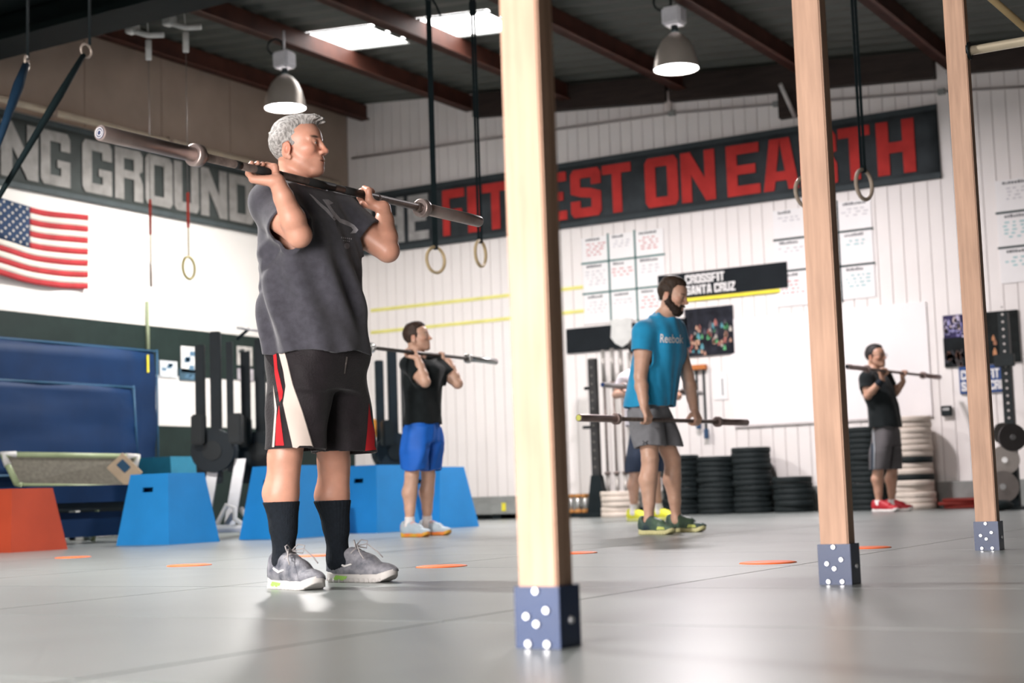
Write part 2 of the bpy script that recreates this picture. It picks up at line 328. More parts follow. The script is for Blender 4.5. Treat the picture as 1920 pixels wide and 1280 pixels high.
# flag
fy1, fy0 = onx(162, 470, XL+.03)[1], onx(-32, 440, XL+.03)[1]; fz1, fz0 = onx(162, 405, XL)[2], onx(162, 543, XL)[2]
FC_ = .43; FH = fz1-fz0; FWd = fy1-fy0; fb = (XL+.02, fy0, fz0)
flg = thing('wall_flag', 'american stars and stripes flag hung flat on the left wall', 'flag', fb)
M_FR, M_FW, M_FB = mat('flag_red', (.40, .035, .04), .8, .15), mat('flag_white', (.72, .66, .58), .8, .06), mat('flag_blue', (.02, .045, .10), .8, .15)
def fwave(s_, t_): return .018*math.sin(6*s_+2.*t_)+.012*math.sin(13*s_-3*t_)-.05*(1-s_)*0
sag = lambda s_: .05*math.sin(PI*min(1, s_*1.0))*-1+.05*(1-s_)
def fpatch(s0, s1, t0, t1, nu, nv, off):
    vs, fs = [], []
    for side in (0, 1):
        for i in range(nu+1):
            for j in range(nv+1):
                s_ = s0+(s1-s0)*i/nu; t_ = t0+(t1-t0)*j/nv
                vs.append((.035+fwave(s_, t_)+off-side*.006, s_*FWd, t_*FH+sag(s_)))
    K = (nu+1)*(nv+1); I = lambda i, j: i*(nv+1)+j
    for i in range(nu):
        for j in range(nv): fs.append((I(i, j), I(i+1, j), I(i+1, j+1), I(i, j+1))); fs.append((K+I(i, j), K+I(i, j+1), K+I(i+1, j+1), K+I(i+1, j)))
    for i in range(nu): fs.append((I(i, 0), K+I(i, 0), K+I(i+1, 0), I(i+1, 0))); fs.append((I(i, nv), I(i+1, nv), K+I(i+1, nv), K+I(i, nv)))
    for j in range(nv): fs.append((I(0, j), I(0, j+1), K+I(0, j+1), K+I(0, j))); fs.append((I(nu, j), K+I(nu, j), K+I(nu, j+1), I(nu, j+1)))
    return MB().add(vs, fs, True)
for k in range(13):
    s0 = 0. if k < 6 else FC_
    fpatch(s0, 1, k/13, (k+1)/13, 20, 2, 0).build('stripe', M_FR if k % 2 == 0 else M_FW, flg)
fpatch(0, FC_, 6/13, 1, 12, 6, 0).build('canton', M_FB, flg)
st = [(math.cos(PI/2+i*PI/5)*(1 if i % 2 == 0 else .42), math.sin(PI/2+i*PI/5)*(1 if i % 2 == 0 else .42)) for i in range(10)]
for r in range(9):
    for c in range(6 if r % 2 == 0 else 5):
        s_ = .03+.074*(c+(.5 if r % 2 else 0)); t_ = 6/13+(7/13)*(r+.75)/9.4
        vs = [(.035+fwave(s_, t_)+.003, s_*FWd, t_*FH+sag(s_))]+[(.035+fwave(s_, t_)+.003, s_*FWd+.02*a, t_*FH+sag(s_)+.02*b) for a, b in st]
        MB().add(vs, [(0, 1+i, 1+(i+1) % 10) for i in range(10)]).build('star', M_FW, flg)
# framed boards and sheets on the back wall
def wpoint(px, py, d=.03): return ony(px, py, YB-d)
def wrect(p0, p1): a, b = wpoint(*p0), wpoint(*p1); return a[0], b[0], b[2], a[2]
def board(name, label, cat, p0, p1, m, d=.03, th=.025, group=None):
    x0, x1, z0, z1 = wrect(p0, p1)
    o = thing(name, label, cat, (x0, YB-d, z0), group=group); MB().box((0, 0, 0), (x1-x0, th, z1-z0), .002).build('panel', m, o)
    o['w'] = x1-x0; o['h'] = z1-z0; return o
def bletters(o, word, x, z, w, h, m, gap=.12, y=-.004, narrow='I'):
    for ch in word:
        cw = w*(.42 if ch in narrow else 1.)
        if ch != ' ':
            g = MB()
            for i_, poly in enumerate(glyph(ch)): g.prism(poly, (x, y-i_*.0007, z), (cw, 0, 0), (0, 0, h), (0, .006, 0))
            g.build('letter', m, o)
            x += cw+w*gap
        else: x += w*.45
M_WHITE = mat('white_print', (.8, .78, .77), .6, .02); M_SIGN = mat('sign_black', (.012, .015, .018), .7, .1, spec=.1)
s1 = board('gym_sign', 'long black sign reading CROSSFIT SANTA CRUZ above the crowd photograph', 'sign', (1233, 517), (1477, 538), M_SIGN)
bletters(s1, 'CROSSFIT', s1['w']*.22, s1['h']*.53, .062, s1['h']*.36, M_WHITE); bletters(s1, 'SANTA CRUZ', s1['w']*.22, s1['h']*.09, .062, s1['h']*.36, M_WHITE)
M_YEL = mat('yellow_tape', (.80, .70, .05), .5, .08)
a, b = wpoint(1265, 563), wpoint(1462, 543)
tag(MB().box((0, 0, -.02), (b[0]-a[0], .02, .022), .003).build('sign_strip', M_YEL, None, (a[0], YB-.028, (a[2]+b[2])/2-.01)), 'yellow strip right under the black gym sign', 'tape')
for (pa, pb, lab) in (((693, 582), (1096, 537), 'upper pale yellow tape line across the white back wall'), ((693, 624), (1096, 581), 'lower pale yellow tape line across the white back wall')):
    a, b = wpoint(*pa), wpoint(*pb); z = (a[2]+b[2])/2
    tag(MB().box((0, 0, -.022), (b[0]-a[0], .008, .022)).build('wall_tape', mat('pale_yellow_tape', (.72, .68, .22), .6, .08), None, (a[0], YB-.008, z)), lab, 'tape')
s2 = board('chalk_board', 'plain black board with a white shield above the upright bar storage', 'board', (1061, 617), (1290, 643), M_SIGN)
sh = [(0, .35), (.05, .75), (0, 1), (.3, 1.04), (.5, 1.0), (.7, 1.04), (1, 1), (.95, .75), (1, .35), (.8, .1), (.5, -.05), (.2, .1)]
x0 = wpoint(1146, 640)[0]-s2.location.x; MB().prism(sh, (x0, -.012, wpoint(1146, 650)[2]-s2.location.z), (.31, 0, 0), (0, 0, .33), (0, .01, 0)).build('shield', mat('shield_grey', (.62, .62, .60), .6), s2)
M_BK = mat('marker_black', (.03, .05, .05), .6); M_INKR = mat('ink_red', (.6, .25, .25), .7); M_INKB = mat('ink_teal', (.25, .5, .52), .7)
M_PAPER = mat('laminate_sheet', (.80, .78, .78), .35, .015)
def grid_sheets(label, cols, rows, lines, group, seed, dark=M_BK):
    # cols, rows: lists of (x pixel, x pixel), (z metres, z metres)
    rnd = random.Random(seed)
    for ci, (xa, xb) in enumerate(cols):
        for ri, (z0, z1) in enumerate(rows):
            o = thing('score_sheet', label(ci, ri), 'sheet', (xa, YB-.014, z0), group=group)
            MB().box((0, 0, 0), (xb-xa, .010, z1-z0)).build('sheet', M_PAPER, o)
            w, h = xb-xa, z1-z0
            g = MB(); x = w*.16
            for k in range(rnd.randint(5, 9)):
                q = rnd.uniform(.015, .03); g.box((x, -.002, h*.86), (x+q, 0, h*.86+rnd.uniform(.02, .035))); x += q+.008
            g.build('heading', mat('ink_dark', (.12, .12, .13), .7), o)['kind'] = 'stuff'
            g = MB()
            for k in range(rnd.randint(2, 5)):
                x = w*rnd.uniform(.1, .3)
                while x < w*.8:
                    q = rnd.uniform(.02, .06); g.box((x, -.002, h*(.7-.11*k)), (x+q, 0, h*(.7-.11*k)+.015)); x += q+rnd.uniform(.02, .06)
            g.build('handwriting', rnd.choice([M_INKR, mat('ink_pale', (.55, .53, .56), .7), mat('ink_pale', (.55, .53, .56), .7), M_INKB]), o)['kind'] = 'stuff'
    for l, (x0, z0, x1, z1) in enumerate(lines):
        t = .012
        tag(MB().box((min(x0, x1)-t, 0, min(z0, z1)-t), (max(x0, x1)+t, .006, max(z0, z1)+t)).build('divider_tape', dark, None, (0, YB-.020, 0)), (('upright', 'level')[abs(z0-z1) < .01]+' dark tape line, '+('first', 'second', 'third', 'fourth')[l % 2 if len(lines) == 4 else (l if len(lines) == 2 else max(0, l-1))]+' of its kind, dividing the '+group), 'tape', 'tape lines on the '+group)
def px_x(p, z=3.): return ony(p, 500, YB)[0]
cx = [px_x(1093, 0), px_x(1143), px_x(1193), px_x(1247)]; rz = [wpoint(1170, 435)[2], wpoint(1170, 485)[2], wpoint(1170, 543)[2], wpoint(1170, 603)[2]]
nm = ['upper', 'middle', 'lower']; nc = ['left', 'middle', 'right']
grid_sheets(lambda c, r: 'white score sheet, %s row, %s column of the nine sheet grid beside first post' % (nm[r], nc[c]), [(cx[i], cx[i+1]) for i in range(3)], [(rz[i+1]+.01, rz[i]-.01) for i in range(3)],
    [(cx[1], rz[3], cx[1], rz[0]), (cx[2], rz[3], cx[2], rz[0]), (cx[0], rz[1], cx[3], rz[1]), (cx[0], rz[2], cx[3], rz[2])], 'nine sheet grid', 3, mat('teal_tape', (.10, .20, .19), .6))
cx = [px_x(1455), px_x(1515)]; rz = [wpoint(1480, 390)[2], wpoint(1480, 447)[2], wpoint(1480, 507)[2], wpoint(1480, 575)[2]]
grid_sheets(lambda c, r: 'white score sheet, %s of the column just left of the second post' % nm[r], [(cx[0], cx[1])], [(rz[i+1]+.01, rz[i]-.01) for i in range(3)], [(cx[0], rz[1], cx[1], rz[1]), (cx[0], rz[2], cx[1], rz[2])], 'column left of second post', 4)
cx = [px_x(1540), px_x(1576), px_x(1640)]; rz = [wpoint(1605, 373)[2], wpoint(1605, 431)[2], wpoint(1605, 496)[2], wpoint(1605, 561)[2]]
grid_sheets(lambda c, r: 'white score sheet, %s of the column just right of the second post' % nm[r], [(cx[1]+.01, cx[2])], [(rz[i+1]+.01, rz[i]-.01) for i in range(3)],
    [(cx[1], rz[3], cx[1], rz[0]), (cx[0], rz[1], cx[2], rz[1]), (cx[0], rz[2], cx[2], rz[2])], 'column right of second post', 5)
cx = [px_x(1876), px_x(1965)]; rz = [wpoint(1900, 333)[2], wpoint(1900, 396)[2], wpoint(1900, 462)[2], wpoint(1900, 531)[2]]
grid_sheets(lambda c, r: 'white score sheet, %s of the column right of the third post' % nm[r], [(cx[0], cx[1])], [(rz[i+1]+.01, rz[i]-.01) for i in range(3)], [(cx[0], rz[1], cx[1], rz[1]), (cx[0], rz[2], cx[1], rz[2])], 'column right of third post', 6)
# whiteboards (large, plain)
M_WB = mat('whiteboard', (.84, .80, .80), .3, .01)
a = wrect((1368, 612), (1570, 790)); b = wrect((1572, 585), (1748, 778))
zt, zb = a[3], 1.02
for (x0, x1, lab) in ((a[0], b[0], 'large blank whiteboard behind the second post'), (b[0]+.012, b[1], 'large blank whiteboard behind the man in red shoes')):
    o = thing('whiteboard', lab, 'whiteboard', (x0, YB-.02, zb)); MB().box((0, 0, 0), (x1-x0, .018, 2.29-zb), .002).build('panel', M_WB, o)
    MB().box((0, -.006, -.02), (x1-x0, .018, 0)).build('edge_trim', mat('board_edge', (.5, .46, .45), .5), o)
# photographs
def photo(label, p0, p1, seed, pal, bgc, nfig, name='crowd_poster', z0f=0., z1f=.6):
    o = board(name, label, 'poster', p0, p1, mat('photo_%d' % seed, bgc, .4, .5, 9., spec=.1, col2=tuple(min(1, c*1.8) for c in bgc)))
    rnd = random.Random(seed); w, h = o['w'], o['h']
    g = MB()
    for k in range(nfig):
        g.cm = rnd.randrange(len(pal)); x = rnd.uniform(.03, .93)*w; z = rnd.uniform(z0f, z1f)*h; s_ = rnd.uniform(.012, .022)
        g.prism([(0, 0), (2.2*s_, 0), (2*s_, 2.6*s_), (1.5*s_, 3*s_), (.6*s_, 3*s_), (.1*s_, 2.4*s_)], (x, -.003, z), (1, 0, 0), (0, 0, 1), (0, .003, 0))
        g.prism([(.6*s_+.5*s_*math.cos(t*PI/3)+.5*s_, 3.5*s_+.6*s_*math.sin(t*PI/3)) for t in range(6)], (x, -.003, z), (1, 0, 0), (0, 0, 1), (0, .003, 0))
    g.build('printed_figures', [mat('ph_%d_%d' % (seed, i), c, .5) for i, c in enumerate(pal)], o); return o
photo('crowd photograph poster in the dark beside the bearded man', (1283, 580), (1377, 662), 11, [(.55, .32, .22), (.35, .12, .1), (.1, .3, .35), (.5, .45, .4), (.08, .07, .08), (.06, .05, .07), (.45, .25, .18), (.1, .35, .15)], (.015, .016, .022), 55)
photo('small stadium crowd photo high beside the third post', (1767, 592), (1810, 632), 12, [(.2, .18, .4), (.5, .45, .6), (.3, .28, .5), (.6, .5, .5)], (.03, .025, .07), 26, z1f=.7)
photo('dark arena photo with tiny crowd below the stadium photo', (1768, 634), (1812, 686), 13, [(.12, .05, .03), (.03, .03, .04), (.05, .04, .04)], (.006, .008, .009), 22, z1f=.35)
photo('black poster with two lit athletes right of the third post', (1838, 586), (1914, 678), 14, [(.5, .22, .1), (.35, .15, .08)], (.006, .008, .008), 4, 'athlete_poster', .05, .5)
s3 = board('gym_sign', 'blue sign with white gym lettering behind the third post', 'sign', (1797, 688), (1896, 733), mat('sign_blue', (.02, .06, .20), .5, .1))
bletters(s3, 'CROSSFIT', s3['w']*.04, s3['h']*.52, .05, s3['h']*.34, M_WHITE); bletters(s3, 'SANTA CRUZ', s3['w']*.04, s3['h']*.1, .05, s3['h']*.34, M_WHITE)
MB().prism(sh, (s3['w']*.88, -.004, s3['h']*.62), (.07, 0, 0), (0, 0, .1), (0, .006, 0)).build('shield', M_WHITE, s3)
q = wpoint(1775, 770); o = thing('wall_timer', 'small black box with silver dial on the wall left of the third post', 'control box', (q[0], YB-.06, q[2]))
MB().box((-.055, 0, -.055), (.055, .06, .055), .006).build('housing', BLK, o); MB().box((-.04, -.006, -.0), (.04, 0, .035), .003).build('display', mat('dial_silver', (.5, .5, .5), .3, metal=.5), o)
# papers low on the left wall behind the rowers
rnd = random.Random(5)
for (p0, p1, lab, c) in (((300, 675), (333, 708), 'pale paper with small blue print on left wall beside blue mat', (.62, .66, .68)), ((340, 648), (378, 700), 'tilted white paper high beside the upright rowers on left wall', (.74, .74, .72)), ((337, 690), (372, 714), 'dark blue postcard below the tilted white paper', (.05, .1, .14)), ((445, 648), (474, 686), 'picture sheet with dark figure between the upright rowers', (.5, .48, .45)), ((446, 690), (476, 714), 'small photograph with orange centre between the upright rowers', (.45, .42, .45))):
    a, b = onx(*p0, XL+.02), onx(*p1, XL+.02)
    o = thing('wall_paper_sheet', lab, 'paper', (XL+.008, a[1], b[2])); w, h = b[1]-a[1], a[2]-b[2]
    MB().box((0, 0, 0), (.008, w, h)).build('sheet', mat('sheet_'+p0.__str__(), c, .6, .2, 12.), o)
    g = MB()
    for k in range(4):
        yy = rnd.uniform(.1, .6)*w; zz = rnd.uniform(.1, .7)*h; g.box((.008, yy, zz), (.010, yy+w*.25, zz+h*.18))
    g.build('print', mat('print_'+p0.__str__(), rnd.choice([(.1, .2, .3), (.35, .2, .1), (.05, .06, .06)]), .6), o)
# orange floor markers (flat rubber discs, laid on a grid)
mk = MB().lathe([(0, .006), (.10, .006), (.113, .004), (.117, .0), (0, 0)], n=32).mesh('floor_marker', mat('orange_rubber', (.85, .16, .04), .5, .08))
for (p, lab) in (((137, 1045), 'orange floor marker in front of the red plyo box'), ((355, 1060), 'orange floor marker in front of the first blue plyo box'), ((590, 1042), 'orange floor marker behind the grey haired lifter'), ((828, 1062), 'orange floor marker right of the grey haired lifter'), ((1078, 1037), 'orange floor marker just right of the nearest post'), ((1440, 1055), 'orange floor marker left of the second post'), ((1625, 1027), 'orange floor marker just right of the second post')):
    q = onz(*p); tag(link('floor_marker', mk, None, (q[0], q[1], 0)), lab, 'marker', 'orange markers on the rubber floor')
# ================================================================== POSTS
M_WOOD = mat('post_timber', (.53, .335, .235), .6, .16, 3., stretch=(14, 14, 1.2), bump=.06, bscale=40)
M_STEEL_B = mat('blue_bracket', (.006, .03, .105), .35, .15, coat=.2)
M_BOLT = mat('bolt_zinc', (.75, .77, .8), .3, .05, metal=.6)
PW = .092; PD = .074
bolts = [(.5, .93), (.28, .52), (.72, .62), (.5, .40), (.3, .08), (.72, .08)]
def post(label, x0, yf, blotch):
    o = thing('wooden_post', label, 'post', (x0, yf, 0), group='row of wooden posts')
    zt = roofz(x0)-.02
    MB().box((0, 0, .02), (PW, PD*.58, zt), .004).build('timber', M_WOOD, o); MB().box((0, PD*.585, .02), (PW-.003, PD, zt), .004).build('timber', M_WOOD, o)
    e = .007; b = MB().box((-e, -e, 0), (PW+e, 0, .125), .001).box((-e, PD, 0), (PW+e, PD+e, .125), .001).box((-e, 0, 0), (0, PD, .125), .001).box((PW, 0, 0), (PW+e, PD, .125), .001)
    br = b.build('base_bracket', M_STEEL_B, o)
    for u, v in bolts: MB().tube([(-e+u*(PW+2*e), -e, v*.125), (-e+u*(PW+2*e), -e-.006, v*.125)], [.0085, .0065], 10).build('bolt', M_BOLT, br)
    MB().tube([(PW+e, PD*.5, .055), (PW+e+.006, PD*.5, .055)], [.0085, .0065], 10).build('bolt', M_BOLT, br)
    return o
for (pa, lab) in (((967, 1215), 'nearest wooden post with blue bolted base in the middle of the picture'), ((1536, 1096), 'second wooden post with blue bolted base left of the man in red shoes'), ((1828, 1032), 'third, farthest wooden post with blue base beside the black poster')):
    q = onz(*pa); post(lab, q[0]+.007, q[1]+.007, 0)
# overhead pipe and diagonal tube at the third post
q = onz(1828, 1032); a = ony(1815, 96, q[1]+PW/2)
o = thing('pull_up_pipe', 'pale steel pipe running right from the third post near the roof', 'pipe', a)
MB().tube([(0, 0, 0), (XR-a[0]-.005, 0, 0)], .021, 14).build('tube', mat('galvanised', (.62, .54, .40), .3, .08, metal=.5), o); MB().tube([(0, 0, 0), (.012, 0, 0)], .04, 14).build('flange', BLK, o)
yy = q[1]+PD/2; a, b = ony(1862, 0, yy), ony(1925, 55, yy); d = (a-b)/(a[2]-b[2]); zp = ony(1815, 96, q[1]+PW/2)[2]
lo_ = b+d*(zp-b[2]); tt_ = (roofz(lo_[0])-.03-lo_[2])/(1-RS*d[0]); hi_ = lo_+d*tt_
o = MB().tube([lo_, hi_], .017, 10).build('diagonal_pipe', mat('brass_pipe', (.40, .30, .16), .35, metal=.4)); tag(o, 'thin diagonal brown pipe in the top right corner', 'pipe')
# ================================================================== GYM RINGS
M_RINGW = mat('birch_ring', (.55, .42, .24), .5, .15, 12.); M_RINGG = mat('greyed_ring', (.42, .34, .27), .5, .15, 12.)
def gym_ring(label, c, axis, ztop, mring, mstrap, w, two, group, R=.105, r=.014, hang=None):
    o = thing('gym_ring', label, 'gym ring', c, group=group)
    MB().ring((0, 0, 0), axis, R, r).build('ring', mring, o)
    zt = ztop-c[2]; ax = np.array([.53, -.85, 0.]); ax /= np.linalg.norm(ax); u = np.array([ax[1], -ax[0], 0.])
    u = u/np.linalg.norm(u) if np.linalg.norm(u) > 0 else np.array([1., 0, 0])
    n = .0014
    for s_ in ((-1, 1) if two else (0,)):
        a = np.array([0, 0, R])+u*.012*s_; b = np.array([0, 0, zt])+u*.028*s_*.4
        P = []
        for (p, z) in ((a, R-.015), (b, zt)):
            for su, sv in ((-1, -1), (1, -1), (1, 1), (-1, 1)): P.append((p[0]+u[0]*w/2*su+ax[0]*n*sv, p[1]+u[1]*w/2*su+ax[1]*n*sv, z))
        MB().add(P, [(0, 1, 5, 4), (1, 2, 6, 5), (2, 3, 7, 6), (3, 0, 4, 7), (4, 5, 6, 7), (3, 2, 1, 0)]).build('strap', mstrap, o)
    MB().box((-.018, -.018, R-.02), (.018, .018, R+.03), .004).build('strap_loop', mstrap, o)
    return o
M_STRK = mat('black_webbing', (.006, .012, .014), .85, .2, spec=.15)
def dpos(px, py, d): return at(px, py, d)
q1, q2 = dpos(817, 487, 12.6), dpos(901, 475, 12.6)
cv = lambda a: (math.cos(YAW+a), math.sin(YAW+a), 0)
g1 = gym_ring('pale wooden gym ring on a broad black strap right of the lifter\'s bar', q1, (.98, -.18, 0), roofz(q1[0])-.05, M_RINGW, M_STRK, .045, False, 'ring pair right of the lifter')
MB().box((-.03, -.012, 2.18), (.03, .012, 2.3), .004).build('buckle', BLK, g1); MB().tube([(.0, 0, 2.25), (.08, .0, 2.12), (.12, 0, 2.02)], .008, 6).build('strap_tail', M_STRK, g1)
g2 = gym_ring('pale wooden gym ring on twin black straps beside the nearest post', q2, (.99, .14, 0), roofz(q2[0])-.05, M_RINGW, M_STRK, .02, True, 'ring pair right of the lifter')
MB().box((-.03, -.012, 2.0), (.03, .012, 2.12), .004).build('buckle', BLK, g2)
q3 = dpos(1620, 346, 10.7); gym_ring('grey wooden gym ring hanging in front of the red letter T', q3, (.973, -.215, 0), roofz(q3[0])-.05, M_RINGG, M_STRK, .02, True, 'ring pair at the second post')
q4 = dpos(1512, 360, 10.7); gym_ring('grey wooden gym ring almost hidden behind the second post', q4, (.9, -.4, 0), roofz(q4[0])-.05, M_RINGG, M_STRK, .02, True, 'ring pair at the second post')
M_CLAMP = mat('clamp_white', (.6, .6, .58), .4); M_REDS = mat('red_strap', (.55, .07, .05), .7)
for (pr, pc, axis, lab, mr) in (((283, 515), (283, 40), (.73, .69, 0), 'edge-on wooden gym ring on a thin red cord by the white left wall', M_RINGG), ((354, 502), (350, 25), (.985, .198, 0), 'yellowish gym ring facing camera on a red strap by the left wall', mat('yellow_ring', (.5, .42, .12), .5))):
    c = dpos(*pr, 14.6); t = dpos(*pc, 14.4); R = .105
    o = thing('gym_ring', lab, 'gym ring', c, group='ring pair by the left wall'); MB().ring((0, 0, 0), axis, R, .012).build('ring', mr, o)
    zt = t[2]-c[2]
    MB().tube([(0, 0, R-.01), (0, 0, R+.28)], .007, 6).build('cord', mat('tan_cord', (.4, .3, .1), .7), o)
    MB().box((-.016, -.004, R+.28), (.016, .004, R+.62), .002).build('strap', M_REDS, o)
    MB().tube([(0, 0, R+.62), (0, 0, zt-.2)], .0035, 6).build('cable', mat('grey_cable', (.2, .19, .18), .5), o)
    h = MB().tube([(0, 0, zt-.24), (0, 0, zt-.05)], .03, 10).tube([(-.17*.86, -.17*.5, zt+.06), (0, 0, zt), (.15*.86, .15*.5, zt-.0)], .028, 8).box((-.2, -.12, zt+.03), (-.08, -.02, zt+.12), .01)
    h.build('beam_clamp', M_CLAMP, o); MB().tube([(0, 0, zt), (-.05, 0, roofz(c[0])-c[2]-.2)], .006, 6).build('hanger_rod', M_CLAMP, o)
# rope above the blue mat
a, b = onx(276, 565, XL+.02), onx(278, 652, XL+.02); tag(MB().tube([(0, 0, b[2]-a[2]-.15), (0, 0, 0)], .022, 8).build('hanging_rope', mat('olive_rope', (.28, .32, .2), .8), None, a), 'short olive rope hanging on the left wall above the blue mat', 'rope')
# bands hanging from the girder, top left
for (pa, pb, w, c, lab) in (((168, 84), (-40, 432), .022, (.008, .016, .018), 'long black resistance band stretched from the girder past the banner'), ((52, 112), (-12, 292), .03, (.01, .03, .06), 'dark blue resistance band hanging at the left edge')):
    a, b = at(*pa, 11.2), at(*pb, 10.2); d = b-a
    o = thing('resistance_band', lab, 'band', a)
    MB().tube([d*.06, d*.3, d*.6, d], [w*.9, w*1.35, w*1.0, w*.7], 8).build('band', mat('band_%s' % c[2], tuple(q*.6 for q in c), .8, spec=.08), o)
    MB().ring(d*.035, (d[1], -d[0], 0), .05, .009, 16, 6).build('carabiner', mat('dull_steel', (.4, .33, .28), .4, metal=.4), o)
    MB().tube([(0, 0, 4.7-a[2] if 4.7 > a[2] else .05), (0, 0, 0)], .012, 6).build('hook', BLK, o)
# ================================================================== HIGH BAY LAMPS
M_SHADE = mat('spun_aluminium', (.62, .56, .50), .35, .05, metal=.5); M_BALL = mat('ballast_white', (.72, .72, .76), .5)
M_LENS = mat('lamp_lens', (1, 1, 1), .4, .0, emit=(1, .97, .99), es=22.)
def lamp(label, c, power, flip=1, tint=(1, .96, .93)):
    o = thing('high_bay_lamp', label, 'lamp', c, group='high bay lamps'); zt = roofz(c[0])-.2-c[2]
    pr = [(.225, 0), (.222, .03), (.21, .1), (.18, .2), (.14, .28), (.085, .34), (.05, .36)]
    MB().lathe(pr+[(r-.006, z) for r, z in pr[::-1]]).build('lamp_shade', M_SHADE, o)
    MB().lathe([(0, .012), (.216, .012), (.216, .018), (0, .018)]).build('lens', M_LENS, o)
    MB().tube([(0, 0, .35), (0, 0, .46)], .035, 10).build('neck', BLK, o)
    MB().box((-.10*1, -.09, .44), (.10, .09, .62), .02).build('ballast_box', M_BALL, o)
    MB().tube([(0, 0, .62), (0, 0, zt)], .012, 8).build('hook_rod', M_BALL, o)
    MB().ring((-.12*flip, 0, .70), (.5, -.85, 0), .085, .012, 18, 6).build('cable_loop', BLK, o)
    l = bpy.data.lights.new('lamp_light', 'AREA'); l.shape = 'DISK'; l.size = .42; l.energy = power; l.color = tint
    lo = bpy.data.objects.new('lamp_light', l); COL.objects.link(lo); lo.parent = o; lo.location = (0, 0, -.01)
    return o
c = at(535, 203, 16.6); lamp('high bay lamp with pale shade above the grey haired lifter', c, LAMP_POWER)
c = at(1268, 130, 15.1); lamp('high bay lamp with glowing violet rim right of the nearest post', c, LAMP_POWER, tint=(1, .93, .95))
for (c, lab) in (((-6.8, 4.4, 4.3), 'high bay lamp over the left front of the hall, above the frame'),):
    lamp(lab, c, LAMP_POWER*1.8)
# ================================================================== LEFT SIDE GEAR
M_MAT = mat('crash_mat_vinyl', (.004, .024, .078), .6, .15, 2.5, spec=.2, bump=.12, bscale=7)
M_SEAM = mat('mat_piping', (.02, .08, .15), .5)
def crash_mat(label, x0, x1, y0, y1, z0, z1, tilt):
    o = thing('crash_mat', label, 'mat', (x0, y0, z0), group='blue crash mats'); o.rotation_euler = (0, tilt, 0)
    W, D, H = x1-x0, y1-y0, z1-z0
    bm = bmesh.new(); bmesh.ops.create_cube(bm, size=1)
    bmesh.ops.subdivide_edges(bm, edges=list(bm.edges), cuts=9, use_grid_fill=True)
    for v in bm.verts:
        u = v.co*2; pu = 1+.03*(1-u.y**2)*(1-u.z**2) if abs(u.x) > .9 else 1
        n = .012*math.sin(u.y*7+u.z*3)+.01*math.sin(u.z*9-u.y*4)
        v.co = Vector((W/2+u.x*W/2*pu+(n if u.x > .9 else 0), D/2+u.y*D/2*(1-.01*u.z**2), H/2+u.z*H/2))
    bmesh.ops.bevel(bm, geom=[e for e in bm.edges if e.calc_face_angle(0) > 1.], offset=.025, segments=2, affect='EDGES')
    me = bpy.data.meshes.new('cover'); bm.to_mesh(me); bm.free(); me.materials.append(M_MAT); me.polygons.foreach_set('use_smooth', [True]*len(me.polygons))
    link('cover', me, o)
    g = MB()
    for zz in (.02, H-.02): g.tube([(W, 0, zz), (W, D, zz)], .012, 6)
    g.tube([(W, D, 0), (W, D, H)], .012, 6); g.build('piping', M_SEAM, o); return o
big = crash_mat('large blue crash mat standing against the left wall', -12.68, -12.3, 8.6, 12.75, .45, 2.06, 0.)
q0 = onx(277, 665, -12.28); q1 = onx(277, 698, -12.28); MB().box((-12.285+12.68, q0[1]-8.6-.012, q1[2]-.45), (-12.275+12.68, q0[1]-8.6+.012, q0[2]-.45)).build('yellow_tag', M_YEL, big)
crash_mat('second blue crash mat leaning in front of the large mat', -12.2, -11.98, 8.6, 12.12, .62, 1.6, -.06)
# mesh rebounder with green tube frame
ra, rb_, rc, rd = at(5, 852, 14.1), at(258, 856, 14.9), at(240, 912, 14.7), at(32, 908, 14.0)
c0 = (ra+rb_+rc+rd)/4; o = thing('rebounder', 'mesh rebounder with pale green tube frame and white corners in front of the mats', 'trampoline', c0)
C4 = [p-c0 for p in (ra, rb_, rc, rd)]
M_GRF = mat('pale_green_tube', (.35, .42, .24), .4); M_WC = mat('white_plastic', (.7, .69, .66), .5)
for i in range(4): MB().tube([C4[i], C4[(i+1) % 4]], .028 if i != 2 else .014, 10).build('frame_tube', M_GRF, o)
for i in range(4):
    p = C4[i]; d1 = (C4[(i+1) % 4]-p); d2 = (C4[i-1]-p); d1 /= np.linalg.norm(d1); d2 /= np.linalg.norm(d2)
    MB().tube([p+d1*(.12 if i < 2 else .05), p, p+d2*(.12 if i < 2 else .05)], .034 if i < 2 else .02, 10).build('corner_cover', M_WC if i < 2 else M_GRF, o)
nrm = np.cross(C4[1]-C4[0], C4[3]-C4[0]); nrm /= np.linalg.norm(nrm)
MB().add([p*.97+nrm*.004 for p in C4]+[p*.97-nrm*.004 for p in C4], [(0, 1, 2, 3), (7, 6, 5, 4), (0, 4, 5, 1), (1, 5, 6, 2), (2, 6, 7, 3), (3, 7, 4, 0)]).build('mesh_bed', mat('olive_mesh', (.13, .12, .095), .8, .2, 30.), o)
for f_ in (.03, .74): p = C4[3]*(1-f_)+C4[2]*f_; MB().tube([p, (p[0]-.1, p[1], -c0[2]+.0)], .02, 8).build('leg', M_GRF, o)
